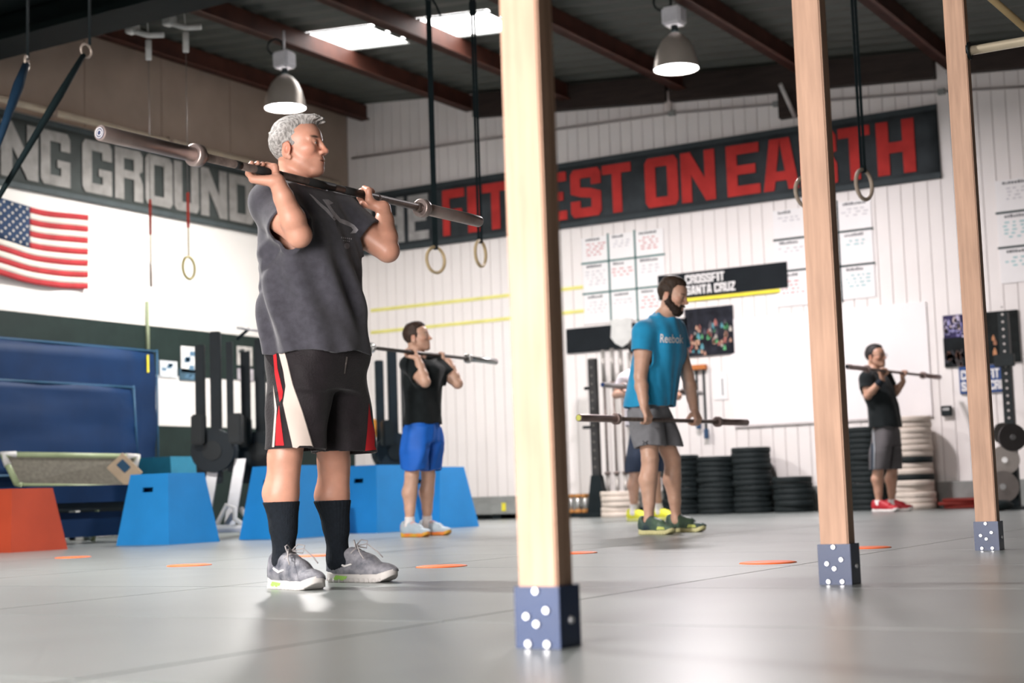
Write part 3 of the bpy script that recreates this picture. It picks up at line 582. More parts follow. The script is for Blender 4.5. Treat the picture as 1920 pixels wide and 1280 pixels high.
# low navy bench with white leg
a, b = at(104, 915, 13.3), at(262, 910, 14.1)
q = onz(140, 1014); o = thing('padded_bench', 'low navy padded bench on white steel legs between red and blue boxes', 'bench', (q[0], q[1], 0))
dz = (b-a); dz[2] = 0; L_ = np.linalg.norm(dz); dz /= L_; hz = np.array([-dz[1], dz[0], 0])
ztop = a[2]; p0 = np.array([a[0]-q[0], a[1]-q[1], 0])-dz*.3; p1 = np.array([b[0]-q[0], b[1]-q[1], 0])+dz*.1
def obox(p0, p1, hz, w0, w1, z0, z1): return MB().add([(*(p+hz*w)[:2], z) for z in (z0, z1) for p, w in ((p0, w0), (p1, w0), (p1, w1), (p0, w1))], [(0, 3, 2, 1), (4, 5, 6, 7), (0, 1, 5, 4), (1, 2, 6, 5), (2, 3, 7, 6), (3, 0, 4, 7)])
obox(p0, p1, hz, 0, .5, ztop-.13, ztop+.02).build('pad', M_MAT, o); obox(p0, p1, hz, .05, .45, ztop-.2, ztop-.13).build('frame', BLK, o)
obox(p0, p1, hz, .12, .2, .06, .28).build('lower_pad', M_MAT, o)
MB().box((-.05, -.03, 0), (.05, .03, ztop-.2), .006).box((-.05, -.03, 0), (.17, .03, .09), .008).build('leg', M_WC, o)
MB().tube([(.19, -.03, .05), (.19, .03, .05)], .045, 12).build('wheel', mat('grey_wheel', (.2, .24, .24), .5), o)
e = p1-dz*.2; MB().box((e[0]-.05, e[1]-.03, 0), (e[0]+.05, e[1]+.03, ztop-.2), .006).build('leg', M_WC, o)
# plyo boxes
def plyo(label, corner, wx, wy, h, tx, ty, m, group, slots=True, mname='plyo_box', flip=False):
    # corner = front right bottom corner (largest x, smallest y); wx to -x, wy to +y
    cx_, cy_ = corner[0]-wx/2, corner[1]+wy/2
    o = thing(mname, label, 'plyo box', (cx_, cy_, 0), group=group)
    B = [(-wx/2, -wy/2), (wx/2, -wy/2), (wx/2, wy/2), (-wx/2, wy/2)]; T = [(-tx/2, -ty/2), (tx/2, -ty/2), (tx/2, ty/2), (-tx/2, ty/2)]
    for i in range(4):
        b0, b1, t1, t0 = [np.array((*p, z), float) for p, z in ((B[i], 0), (B[(i+1) % 4], 0), (T[(i+1) % 4], h), (T[i], h))]
        f = lambda u, v: (b0*(1-u)+b1*u)*(1-v)+(t0*(1-u)+t1*u)*v
        n = np.cross(b1-b0, t0-b0); n /= np.linalg.norm(n)
        us = [0, .37, .63, 1]; vs_ = [0, .74, .81, 1] if slots and i in (0, 2) else [0, .3, .6, 1]
        P = [f(u, v) for u in us for v in vs_]; Q = [p-n*.018 for p in P]; F = []
        for a in range(3):
            for c in range(3):
                if slots and i in (0, 2) and a == 1 and c == 1:
                    k = [a*4+c, (a+1)*4+c, (a+1)*4+c+1, a*4+c+1]
                    for j in range(4): F.append((k[j], k[(j+1) % 4], k[(j+1) % 4]+16, k[j]+16))
                    continue
                k = (a*4+c, (a+1)*4+c, (a+1)*4+c+1, a*4+c+1); F.append(k); F.append(tuple(x+16 for x in k[::-1]))
        for a in range(3):
            F.append((a*4, a*4+16, a*4+20, a*4+4)); F.append((a*4+3, a*4+7, a*4+23, a*4+19)); F.append((a, a+1, a+17, a+16)); F.append((12+a, 28+a, 29+a, 13+a))
        MB().add(P+Q, F).build('side_panel', m, o)
    MB().add([(*p, h-.018) for p in T]+[(*p, h) for p in T], [(0, 3, 2, 1), (4, 5, 6, 7), (0, 1, 5, 4), (1, 2, 6, 5), (2, 3, 7, 6), (3, 0, 4, 7)]).build('top_panel', m, o)
    return o
M_PB = mat('blue_paint', (.016, .23, .58), .45, .08, 3.); M_PR = mat('red_paint', (.40, .055, .022), .5, .12, 3.)
q = onz(317, 1021); plyo('blue plyo box with slot nearest to the red box', q, .585, .60, .575, .42, .43, M_PB, 'blue plyo boxes')
q = onz(20, 1036); plyo('orange red plyo box at the left edge', q, .60, .56, .48, .45, .40, M_PR, None)
q = onz(537, 1010); plyo('blue plyo box behind the grey haired lifter\'s near leg', q, .52, .72, .62, .38, .50, M_PB, 'blue plyo boxes')
q = onz(707, 999); plyo('blue plyo box between the two lifters in rack position', q, .52, .72, .62, .38, .50, M_PB, 'blue plyo boxes')
q = onz(824, 991); plyo('rightmost blue plyo box behind the man in blue shorts', q, .52, .72, .60, .38, .44, M_PB, 'blue plyo boxes')
q = at(300, 888, 16.0); o = plyo('teal plyo box lying behind the first blue box', (q[0]+.2, q[1]), .75, .6, .82, .5, .45, mat('teal_paint', (.02, .17, .27), .5, .15), None, False)
o.location.z = 0
q = at(234, 881, 14.25); o = thing('plywood_offcut', 'tilted plywood piece with a dark blue hole beside the teal box', 'plywood', (q[0], q[1], q[2]))
o.rotation_euler = (0.2, -.75, .6); MB().box((-.10, -.012, -.13), (.10, .012, .13), .004).build('sheet', mat('ply', (.55, .42, .28), .6), o); MB().box((-.02, -.016, -.02), (.06, -.010, .09), .004).build('hand_hole', M_SEAM, o)
# upright stored rowing machines
M_ALU = mat('rower_aluminium', (.45, .45, .46), .35, metal=.6); M_DK = mat('rower_black', (.008, .016, .022), .5, .2, spec=.25)
def rower(label, loc, rz, ht):
    o = thing('rowing_machine', label, 'rowing machine', loc, rz, 'rowing machines stored upright')
    MB().box((-.05, -.03, .5), (.05, .03, ht), .008).build('rail', M_DK, o); MB().box((-.19, -.025, .5), (-.10, .025, ht-.12), .008).build('rail', M_DK, o)
    MB().box((.10, -.02, .6), (.16, .02, ht-.1), .006).build('rail', M_DK, o)
    MB().tube([(-.02, -.12, .80), (-.02, .12, .80)], .20, 24).build('flywheel_cage', M_DK, o); MB().tube([(-.02, -.135, .80), (-.02, -.12, .80)], .09, 18).build('hub_cap', BLK, o)
    for s_ in (-1, 1): MB().box((.05+s_*.17-.07, -.24, .85), (.05+s_*.17+.05, -.1, 1.13), .015).build('footrest', BLK, o)
    MB().tube([(.2, 0, ht-.08), (.32, 0, ht+.02)], .015, 8).build('monitor_arm', M_DK, o); MB().tube([(.22, -.08, ht+.02), (.40, .06, ht)], .012, 8).build('handle', M_ALU, o)
    for s_ in (-1, 1):
        MB().add([(s_*.12-.05, -.10, .10), (s_*.12+.05, -.10, .10), (s_*.12+.15, -.02, .72), (s_*.12+.05, -.02, .72), (s_*.12-.05, -.06, .10), (s_*.12+.05, -.06, .10), (s_*.12+.15, .02, .72), (s_*.12+.05, .02, .72)], [(0, 1, 2, 3), (5, 4, 7, 6), (0, 4, 5, 1), (1, 5, 6, 2), (2, 6, 7, 3), (3, 7, 4, 0)]).build('side_strut', M_ALU, o)
    MB().tube([(-.18, -.2, .26), (-.05, -.26, .10), (.28, -.22, .09)], .028, 8).build('front_leg', M_WC, o)
    MB().tube([(.02, -.22, .10), (.13, -.24, .30), (.2, -.24, .27), (.2, -.24, .17), (.3, -.2, .09)], .024, 8).build('front_leg', M_WC, o)
    MB().box((-.16, -.28, .05), (.32, -.18, .085), .01).build('foot_bar', M_ALU, o); MB().tube([(-.12, -.25, .035), (-.12, -.19, .035)], .035, 12).build('wheel', M_WC, o); MB().tube([(.28, -.25, .035), (.28, -.19, .035)], .035, 12).build('wheel', BLK, o)
    return o
q = onz(415, 1012); d = 13.9
p = at(408, 930, 14.2); r1 = rower('upright rowing machine with white legs behind the first blue box', (p[0], p[1], 0), YAW, at(408, 618, 14.2)[2])
p = at(492, 930, 15.0); r2 = dup(r1, (p[0], p[1], 0), 'upright rowing machine half hidden by the grey haired lifter', rot=(0, 0, YAW))
p = at(741, 930, 16.4); r3 = rower('upright rowing machine behind the man in blue shorts', (p[0], p[1], 0), YAW+.4, at(741, 652, 16.4)[2])
MB().box((-.30, -.1, .95), (-.22, 0, 1.15), .01).build('orange_plate', mat('orange_plastic', (.6, .25, .03), .5), r3)
# ================================================================== BACK WALL GEAR
def plate_mesh(m, t, R=.225, name='bumper_plate'):
    return MB().lathe([(.026, 0), (R*.45, 0), (R*.5, .006), (R*.86, .006), (R*.9, 0), (R-.006, 0), (R, .008), (R, t-.008), (R-.006, t), (R*.9, t), (R*.86, t-.006), (R*.5, t-.006), (R*.45, t), (.026, t), (.026, 0)], n=36).mesh(name, m)
hubm = mat('hub_steel', (.3, .3, .3), .35, metal=.7)
M_WP = mat('chalky_white_rubber', (.62, .54, .47), .6, .12, 5.)
rnd = random.Random(8)
ORD = ['first', 'second', 'third', 'fourth', 'fifth', 'sixth', 'seventh', 'eighth', 'ninth', 'tenth', 'eleventh', 'twelfth', 'thirteenth', 'fourteenth', 'fifteenth', 'sixteenth', 'seventeenth', 'eighteenth', 'nineteenth', 'twentieth']
def stack(px0, px1, ytop, ybase, label, group, pattern=None, t0=.062, ymax=.34):
    dep = .45*FPX/(px1-px0)*1.0; cxp = (px0+px1)/2
    q = at(cxp, ybase-8, dep); q[1] = min(q[1], YB-ymax); s_ = (q[1])/(at(cxp, ybase, dep)[1]); p = at(cxp, ybase, dep*s_)
    top = at(cxp, ytop, dep*s_)[2]; z = 0.; k = 0; n = max(2, int(round(top/t0))); t = top/n
    mes = {}
    for k in range(n):
        w = pattern[min(k, len(pattern)-1)] if pattern else 'b'
        tt = t
        if w not in mes: mes[w] = plate_mesh(M_WP if w == 'w' else RUB, tt*.985); mes[w+'h'] = MB().lathe([(.024, -.001), (.04, -.001), (.04, tt*.985+.001), (.024, tt*.985+.001), (.024, -.001)], n=20).mesh('hub', hubm)
        o = link('bumper_plate', mes[w], None, (p[0]+rnd.uniform(-.012, .012), p[1]+rnd.uniform(-.012, .012), z)); link('hub', mes[w+'h'], o)
        tag(o, ('chalky white' if w == 'w' else 'black')+' bumper plate, '+ORD[k]+' from the floor in '+label, 'weight plate', ('white ' if w == 'w' else 'black ')+group); z += tt
    return p, top
stack(1268, 1312, 853, 962, 'the stack behind the bearded man\'s legs', 'plates behind the bearded man') if False else None
stack(1246, 1313, 853, 962, 'the stack by the bearded man\'s legs', 'plates of the first stack')
stack(1313, 1380, 855, 964, 'the stack left of the tallest free stack', 'plates of the second stack')
stack(1380, 1449, 838, 965, 'the tall stack between lower stacks', 'plates of the third stack')
stack(1453, 1526, 893, 961, 'the low stack left of second post', 'plates of the short stack')
stack(1597, 1664, 800, 958, 'the stack behind the red shoed man', 'plates of the stack behind the red shoes')
stack(1681, 1750, 780, 953, 'the white stack', 'plates of the white stack', 'wwwwwbwwbwwwwwwww'[::1])
stack(1135, 1192, 920, 958, 'the pile under standing bars', 'plates under the bar storage', 'www', ymax=.86)
def lone(px, py, d, label, m, R=.225):
    p = at(px, py, d); p[1] = min(p[1], YB-.25); return p
# red plates lying on the floor near the kerb
p = at(1800, 950, 16.6); p[1] = min(p[1], YB-.35)
redm = plate_mesh(mat('red_rubber', (.28, .03, .022), .6, .2), .034, .26, 'red_plate')
for k in range(3): tag(link('red_plate', redm, None, (p[0]+.1+(.03, -.03, .02)[k], p[1], k*.036)), ('lowest', 'middle', 'topmost')[k]+' thin red plate on the floor left of the third post', 'weight plate', 'red plates on the floor')
# black upright of the bar storage with bars standing in it
p = at(1122, 962, 18.6); p[1] = YB-.55
x = ony(1122, 960, p[1])[0]; zt = ony(1113, 672, p[1])[2]
o = thing('storage_upright', 'black perforated steel upright with splayed base left of the standing bars', 'rack', (x, p[1], 0))
MB().box((-.05, -.04, .04), (.05, .04, zt), .004).build('upright', mat('worn_black', (.03, .03, .03), .5, .5), o)
MB().add([(-.06, -.05, .5), (.06, -.05, .5), (.06, .05, .5), (-.06, .05, .5), (-.12, -.06, .04), (.14, -.06, .04), (.14, .06, .04), (-.12, .06, .04)], [(0, 1, 2, 3), (7, 6, 5, 4), (0, 4, 5, 1), (1, 5, 6, 2), (2, 6, 7, 3), (3, 7, 4, 0)]).build('base_gusset', BLK, o)
MB().box((-.16, -.2, 0), (.18, .06, .05), .006).build('floor_foot', BLK, o); MB().tube([(-.10, -.04, 1.55), (-.05, -.04, 1.55)], .02, 8).build('peg', BLK, o); MB().tube([(-.14, -.04, 1.08), (-.05, -.04, 1.08)], .02, 8).build('peg', BLK, o)
for k in range(14): MB().tube([(0, -.041, .6+k*.1), (0, -.045, .6+k*.1)], .014, 8).build('hole', mat('hole_grey', (.12, .11, .10), .6), o)
M_BARW = mat('worn_bar_steel', (.21, .165, .15), .4, .25, 14., metal=.55)
def barbell_mesh(sleeve_m, shaft_m):
    pass
for k, (pa, pt) in enumerate(((1123+18, 652), (1140, 655), (1157, 652), (1173, 655))[1:] + ((1190, 660),)):
    yy = YB-.45+.05*k; x = ony(pa, 900, yy)[0]; z0 = .10; zt = ony(pt and pa, pt, yy)[2]
    o = thing('standing_barbell', 'barbell standing upright in the floor holder, %s from the black upright' % ('first', 'second', 'third', 'fourth')[k], 'barbell', (x, yy, z0), group='barbells stored upright')
    MB().tube([(0, 0, .43), (0, 0, zt-z0-.43)], .0145, 10).build('shaft', M_BARW, o)
    for za_, zb_ in ((0, .41), (zt-z0-.41, zt-z0)): MB().tube([(0, 0, za_), (0, 0, zb_)], .025, 14).build('sleeve', mat('grey_sleeve', (.33, .31, .29), .4, .15, metal=.5), o)
    for zc in (.42, zt-z0-.42): MB().tube([(0, 0, zc-.015), (0, 0, zc+.015)], .04, 14).build('collar', M_BARW, o)
x0 = ony(1130, 960, YB-.6)[0]; o = thing('bar_holder', 'low black holder on the floor under the standing bars', 'rack', (x0, YB-.6, 0)); MB().box((.02, .14, 0), (.80, .45, .10), .01).build('base', BLK, o); MB().tube([(.3, .16, .1), (.3, .16, .2)], .03, 10).build('handle', BLK, o)
# chrome and orange dumbbells on the floor
for k, pa in enumerate((1070, 1084, 1098)):
    yy = YB-.28; x = ony(pa, 950, yy)[0]
    o = thing('dumbbell', '%s chrome and orange dumbbell standing on end beside the nearest post' % ('left', 'middle', 'right')[k], 'dumbbell', (x, yy, .05), group='dumbbells by the wall')
    MB().tube([(0, 0, 0), (0, 0, .22)], .03, 12).build('handle', mat('chrome', (.6, .6, .58), .25, metal=.8), o)
    for z in (0, .19): MB().lathe([(0, z), (.042, z), (.047, z+.01), (.047, z+.03), (.042, z+.04), (0, z+.04)]).build('weight_head', mat('orange_vinyl', (.5, .22, .06), .5), o)
x = ony(1084, 950, YB-.28)[0]; tag(MB().box((-.19, -.12, 0), (.16, .12, .05), .01).build('dumbbell_tray', BLK, None, (x, YB-.28, 0)), 'black tray under the three dumbbells by the wall', 'tray')
# grey duct on the floor with yellow tape left of the nearest post
a, b = ony(890, 944, YB-.45), ony(952, 941, YB-.45)
o = thing('floor_sill', 'grey sill box with a yellow strip left of the nearest post', 'sill box', (a[0], YB-.45, 0)); MB().box((-.4, 0, .06), (b[0]-a[0]+.6, .35, a[2]), .008).build('box', M_GREYC, o); MB().box((b[0]-a[0]-.09, -.004, .1), (b[0]-a[0]-.03, 0, a[2]), .001).build('yellow_strip', M_YEL, o)
for xx in (.25, .7): MB().box((xx, .02, 0), (xx+.12, .3, .06)).build('foot', BLK, o)
# orange bracket with hanging straps
a, b = wpoint(1293, 690), wpoint(1325, 690)
o = thing('strap_rack', 'orange wooden bracket with black straps hanging right of the bearded man', 'strap rack', (a[0], YB-.02, a[2])); w = b[0]-a[0]
MB().box((0, -.06, -.03), (w, .02, .03), .006).build('bracket', mat('orange_wood', (.45, .15, .04), .5), o)
for f_, l_ in ((.45, .62), (.88, .74)):
    MB().box((w*f_-.014, -.05, -l_), (w*f_+.014, -.045, -.02)).build('strap', M_STRK, o); MB().box((w*f_-.03, -.06, -l_-.12), (w*f_+.03, -.03, -l_), .008).build('grip', mat('grip_blue', (.03, .07, .14), .6), o)
a, b = wpoint(1337, 700), wpoint(1363, 748); o = thing('note_sheet', 'small white note sheet right of the hanging straps', 'paper', (a[0], YB-.012, b[2])); MB().box((0, 0, 0), (b[0]-a[0], .008, a[2]-b[2])).build('sheet', M_PAPER, o); MB().box((.1, -.002, .05), (.112, 0, .25)).build('print', M_BK, o)
# squat rig upright at right edge, with holes, and gear beside it
yy = 15.3; x0 = ony(1893, 800, yy)[0]; zt = ony(1890, 585, yy)[2]
o = thing('rig_upright', 'tall black perforated rig upright at the right edge', 'rig', (x0, yy, 0))
MB().box((-.04, -.04, 0), (.055, .05, zt), .004).build('upright', BLK, o); MB().box((-.16, -.2, 0), (.2, .3, .03), .004).build('foot_plate', BLK, o)
for k in range(22): MB().tube([(.01, -.041, .45+k*.072), (.01, -.046, .45+k*.072)], .013, 8).build('hole', mat('hole_pale', (.45, .42, .4), .5), o)
MB().box((-.09, -.08, 1.38), (.1, -.03, 1.5), .006).build('j_hook', BLK, o)
MB().box((.0, -.05, .42), (.03, -.042, .75)).build('blue_band', mat('blue_band', (.01, .08, .3), .5), o)
for (pa, R, c, lab, ax) in (((1880, 812), .10, (.12, .11, .105), 'small grey wheel plate leaning on the rig upright', (.6, -.8, 0)), ((1898, 820), .13, (.05, .045, .045), 'dark steel plate on the rig peg', (.5, -.85, .1)), ((1884, 862), .14, (.20, .18, .165), 'pale grey plate hanging low on the rig', (.2, -.97, 0)), ((1880, 912), .15, (.16, .14, .13), 'pale grey medicine ball shaped plate at the rig foot', (.3, -.95, 0))):
    p = ony(*pa, yy-.12-.09*(R*100 % 7)/2-(.1 if pa[1] > 900 else 0))
    o = MB(); ax = np.array(ax); ax = ax/np.linalg.norm(ax); o.tube([-ax*.02, ax*.02], R, 24); ob = o.build('rig_plate', mat('plate_'+str(c[0])+str(R), c, .45, metal=.3), None, p); tag(ob, lab, 'weight plate'); MB().ring(-ax*.02, ax, R*.82, .012, 24, 6).build('rim', BLK, ob); MB().tube([-ax*.03, ax*.03], R*.2, 14).build('hub', hubm, ob)
p = ony(1870, 918, 15.0); tag(MB().lathe([(0, 0), (.1, .005), (.17, .03), (.18, .06), (.12, .1), (0, .1)]).build('rubber_base', RUB, None, (p[0]+.02, 14.75, 0)), 'black rubber disc base on the floor right of the third post', 'base')
# ================================================================== PEOPLE: implicit surfaces meshed with surface nets
def axis_pts(segs):
    out = [segs[0][0]]
    for lo, hi, h in segs:
        n = max(1, int(math.ceil((hi-lo)/h))); out += list(np.linspace(lo, hi, n+1)[1:])
    return np.array(out, np.float32)
class Sdf:
    def __init__(s, xs, ys, zs): s.X, s.Y, s.Z = [np.asarray(a, np.float32) for a in (xs, ys, zs)]; s.F = np.full((len(xs), len(ys), len(zs)), 2., np.float32)
    def sl(s, lo, hi):
        r = []
        for a, l, h in zip((s.X, s.Y, s.Z), lo, hi): r.append(slice(max(0, int(np.searchsorted(a, l))-1), min(len(a), int(np.searchsorted(a, h))+1)))
        return tuple(r)
    def g(s, sl): return s.X[sl[0]][:, None, None], s.Y[sl[1]][None, :, None], s.Z[sl[2]][None, None, :]
    def put(s, sl, d, k, op='u'):
        a = s.F[sl]
        if a.size == 0: return
        if op == 'u':
            if k <= 0: s.F[sl] = np.minimum(a, d); return
            h = np.clip(.5+.5*(a-d)/k, 0, 1); s.F[sl] = a*(1-h)+d*h-k*h*(1-h)
        else:
            d = -d
            if k <= 0: s.F[sl] = np.maximum(a, d); return
            h = np.clip(.5-.5*(a-d)/k, 0, 1); s.F[sl] = a*(1-h)+d*h+k*h*(1-h)
    def cone(s, a, b, ra, rb, k=.02, op='u'):
        a, b = np.array(a, float), np.array(b, float); m = max(ra, rb)+k+.03
        sl = s.sl(np.minimum(a, b)-m, np.maximum(a, b)+m); x, y, z = s.g(sl); d = b-a; L = d@d+1e-12
        t = np.clip(((x-a[0])*d[0]+(y-a[1])*d[1]+(z-a[2])*d[2])/L, 0, 1)
        q = np.sqrt((x-a[0]-t*d[0])**2+(y-a[1]-t*d[1])**2+(z-a[2]-t*d[2])**2)-(ra+(rb-ra)*t); s.put(sl, q.astype(np.float32), k, op)
    def chain(s, pts, rs, k=.02):
        for i in range(len(pts)-1): s.cone(pts[i], pts[i+1], rs[i], rs[i+1], k)
    def ell(s, c, r, R=None, k=.02, op='u'):
        c = np.array(c, float); r = np.array(r, float); m = r.max()+k+.03; sl = s.sl(c-m, c+m); x, y, z = s.g(sl); R = np.eye(3) if R is None else R
        p = [((x-c[0])*R[i][0]+(y-c[1])*R[i][1]+(z-c[2])*R[i][2]) for i in range(3)]
        k0 = np.sqrt(sum((p[i]/r[i])**2 for i in range(3))); k1 = np.sqrt(sum((p[i]/r[i]**2)**2 for i in range(3)))+1e-9
        s.put(sl, (k0*(k0-1)/k1).astype(np.float32), k, op)
    def loft(s, zs, cx, cy, rx, ry, yaw=0., k=.03, p=2.3):
        zs = np.array(zs, float); zz = s.Z
        def it(v):
            v = np.array(v, float) if hasattr(v, '__len__') else np.full(len(zs), float(v))
            fine = np.linspace(zs[0], zs[-1], 200); w = np.interp(fine, zs, v); kr = np.ones(21)/21; w = np.convolve(np.pad(w, 10, mode='reflect', reflect_type='odd'), kr, 'valid'); return np.interp(zz, fine, w)
        CX, CY, RX, RY, YW = it(cx), it(cy), it(rx), it(ry), it(yaw); m = max(np.max(RX), np.max(RY))+k+.04
        sl = s.sl((CX.min()-m, CY.min()-m, zs[0]-k-.03), (CX.max()+m, CY.max()+m, zs[-1]+k+.03)); x, y, z = s.g(sl); zi = sl[2]
        f = lambda A: A[zi][None, None, :]
        u = (x-f(CX))*np.cos(f(YW))+(y-f(CY))*np.sin(f(YW)); v = -(x-f(CX))*np.sin(f(YW))+(y-f(CY))*np.cos(f(YW))
        q = ((np.abs(u/f(RX))**p+np.abs(v/f(RY))**p)**(1/p)-1)*np.minimum(f(RX), f(RY)); q = np.maximum(q, np.maximum(zs[0]-z, z-zs[-1]))
        s.put(sl, q.astype(np.float32), k)
    def band(s, w=.05):
        ii = np.nonzero(np.abs(s.F) < w); return ii, s.X[ii[0]], s.Y[ii[1]], s.Z[ii[2]]
    def displace(s, fn, w=.05): ii, x, y, z = s.band(w); s.F[ii] += fn(x, y, z).astype(np.float32)
    def shell(s, t): s.F = np.maximum(s.F, -(s.F+t))
    def mesh(s):
        F = s.F; I = F < 0; X, Y, Z = s.X, s.Y, s.Z
        c = I[:-1, :-1, :-1].astype(np.int8)
        for d in ((1, 0, 0), (0, 1, 0), (0, 0, 1), (1, 1, 0), (1, 0, 1), (0, 1, 1), (1, 1, 1)):
            c = c+I[d[0]:I.shape[0]-1+d[0], d[1]:I.shape[1]-1+d[1], d[2]:I.shape[2]-1+d[2]]
        act = np.argwhere((c > 0) & (c < 8)); n = len(act); idx = np.full(c.shape, -1, np.int32); idx[act[:, 0], act[:, 1], act[:, 2]] = np.arange(n)
        P = np.zeros((n, 3)); K = np.zeros(n); i, j, k = act.T
        co = [(a, b, e) for a in (0, 1) for b in (0, 1) for e in (0, 1)]; ed = [(p, q) for p in co for q in co if sum(abs(np.array(p)-np.array(q))) == 1 and p < q]
        ax = (X, Y, Z)
        for p, q in ed:
            fa = F[i+p[0], j+p[1], k+p[2]]; fb = F[i+q[0], j+q[1], k+q[2]]; m = (fa < 0) != (fb < 0)
            t = np.clip(np.where(m, fa/(fa-fb+1e-12), 0), 0, 1)
            for d in range(3):
                v0 = ax[d][act[:, d]+p[d]]; v1 = ax[d][act[:, d]+q[d]]; P[:, d] += np.where(m, v0+(v1-v0)*t, 0)
            K += m
        P /= np.maximum(K, 1)[:, None]
        Q = []
        for d in range(3):
            e = [0, 0, 0]; e[d] = 1; A = I[:I.shape[0]-e[0], :I.shape[1]-e[1], :I.shape[2]-e[2]]; B = I[e[0]:, e[1]:, e[2]:]
            w = np.argwhere(A != B); u, v = [(1, 2), (2, 0), (0, 1)][d]
            w = w[(w[:, u] > 0) & (w[:, v] > 0) & (w[:, u] < c.shape[u]) & (w[:, v] < c.shape[v]) & (w[:, d] < c.shape[d])]
            sg = A[w[:, 0], w[:, 1], w[:, 2]]; eu = np.zeros(3, int); eu[u] = 1; ev = np.zeros(3, int); ev[v] = 1
            G = [idx[tuple((w-o).T)] for o in (0*eu, eu, eu+ev, ev)]; q = np.stack(G, 1); q[~sg] = q[~sg][:, ::-1]; Q.append(q[(q >= 0).all(1)])
        return P, np.concatenate(Q)
def smooth_mesh(P, Q, it=2, lam=.5):
    E = np.concatenate([Q[:, [0, 1]], Q[:, [1, 2]], Q[:, [2, 3]], Q[:, [3, 0]]]); n = len(P)
    for _ in range(it):
        for l in (lam, -lam*1.03):
            S = np.zeros_like(P); K = np.zeros(n)
            for d in range(3): S[:, d] = np.bincount(E[:, 0], P[E[:, 1], d], n)+np.bincount(E[:, 1], P[E[:, 0], d], n)
            K = np.bincount(E[:, 0], minlength=n)+np.bincount(E[:, 1], minlength=n); P = P+l*(S/np.maximum(K, 1)[:, None]-P)
    return P
def np_mesh(name, P, Q, mats, col=None):
    me = bpy.data.meshes.new(name); me.vertices.add(len(P)); me.vertices.foreach_set('co', np.asarray(P, np.float32).ravel())
    me.loops.add(Q.size); me.loops.foreach_set('vertex_index', Q.astype(np.int32).ravel()); me.polygons.add(len(Q)); me.polygons.foreach_set('loop_start', np.arange(0, Q.size, Q.shape[1], dtype=np.int32)); me.polygons.foreach_set('loop_total', np.full(len(Q), Q.shape[1], np.int32))
    me.polygons.foreach_set('use_smooth', np.ones(len(Q), bool)); me.update(calc_edges=True); me.materials.append(mats)
    if col is not None:
        a = me.color_attributes.new('Col', 'FLOAT_COLOR', 'POINT'); a.data.foreach_set('color', np.concatenate([col, np.ones((len(P), 1))], 1).astype(np.float32).ravel())
    me.validate(); return me
def unit(v): v = np.array(v, float); return v/(np.linalg.norm(v)+1e-12)
def noise3(x, y, z, f, seed, n=6):
    r = np.random.RandomState(seed); o = 0
    for i in range(n):
        d = r.normal(size=3)*np.array(f); o = o+np.sin(x*d[0]+y*d[1]+z*d[2]+r.rand()*6.28)
    return o/n**.5
def grip(S, B, b, Wp, hs=1., br=.0145):
    """hand closed on a bar: B point on bar axis, b unit bar direction towards the thumb side, Wp wrist"""
    B = np.array(B, float); b = unit(b); e1 = Wp-B; e1 = unit(e1-b*(e1@b)); e2 = np.array([e1[2], 0, -e1[0]]); e2 = unit(e2-b*(e2@b))
    R = br+.0095*hs; pt = lambda s_, a, rr: B+b*s_*hs+(math.cos(a)*e1+math.sin(a)*e2)*rr; dg = math.radians
    for i in range(4):
        s_ = .031-.0205*i; fl = (1, 1.06, 1., .86)[i]
        K = pt(s_, dg(62), R+.012*hs); S.cone(Wp+b*(s_*.55)*hs+e2*.004, K, .0185*hs, .0135*hs, .010)
        J = [K]+[pt(s_+j*.001, dg(62+(62, 122, 172)[j]*fl), R+(.004, .002, .0)[j]) for j in range(3)]
        S.chain(J, [.0115*hs, .0105*hs, .0095*hs, .0085*hs], .004)
        S.ell(K, (.0125*hs,)*3, None, .005)
    T0 = B+b*.022*hs+e1*.058*hs+e2*.008; T1 = pt(.047, dg(-2), R+.016*hs); T2 = pt(.048, dg(-62), R+.007*hs); T3 = pt(.040, dg(-125), R+.002*hs)
    S.chain([T0, T1, T2, T3], [.019*hs, .0145*hs, .012*hs, .0095*hs], .008)
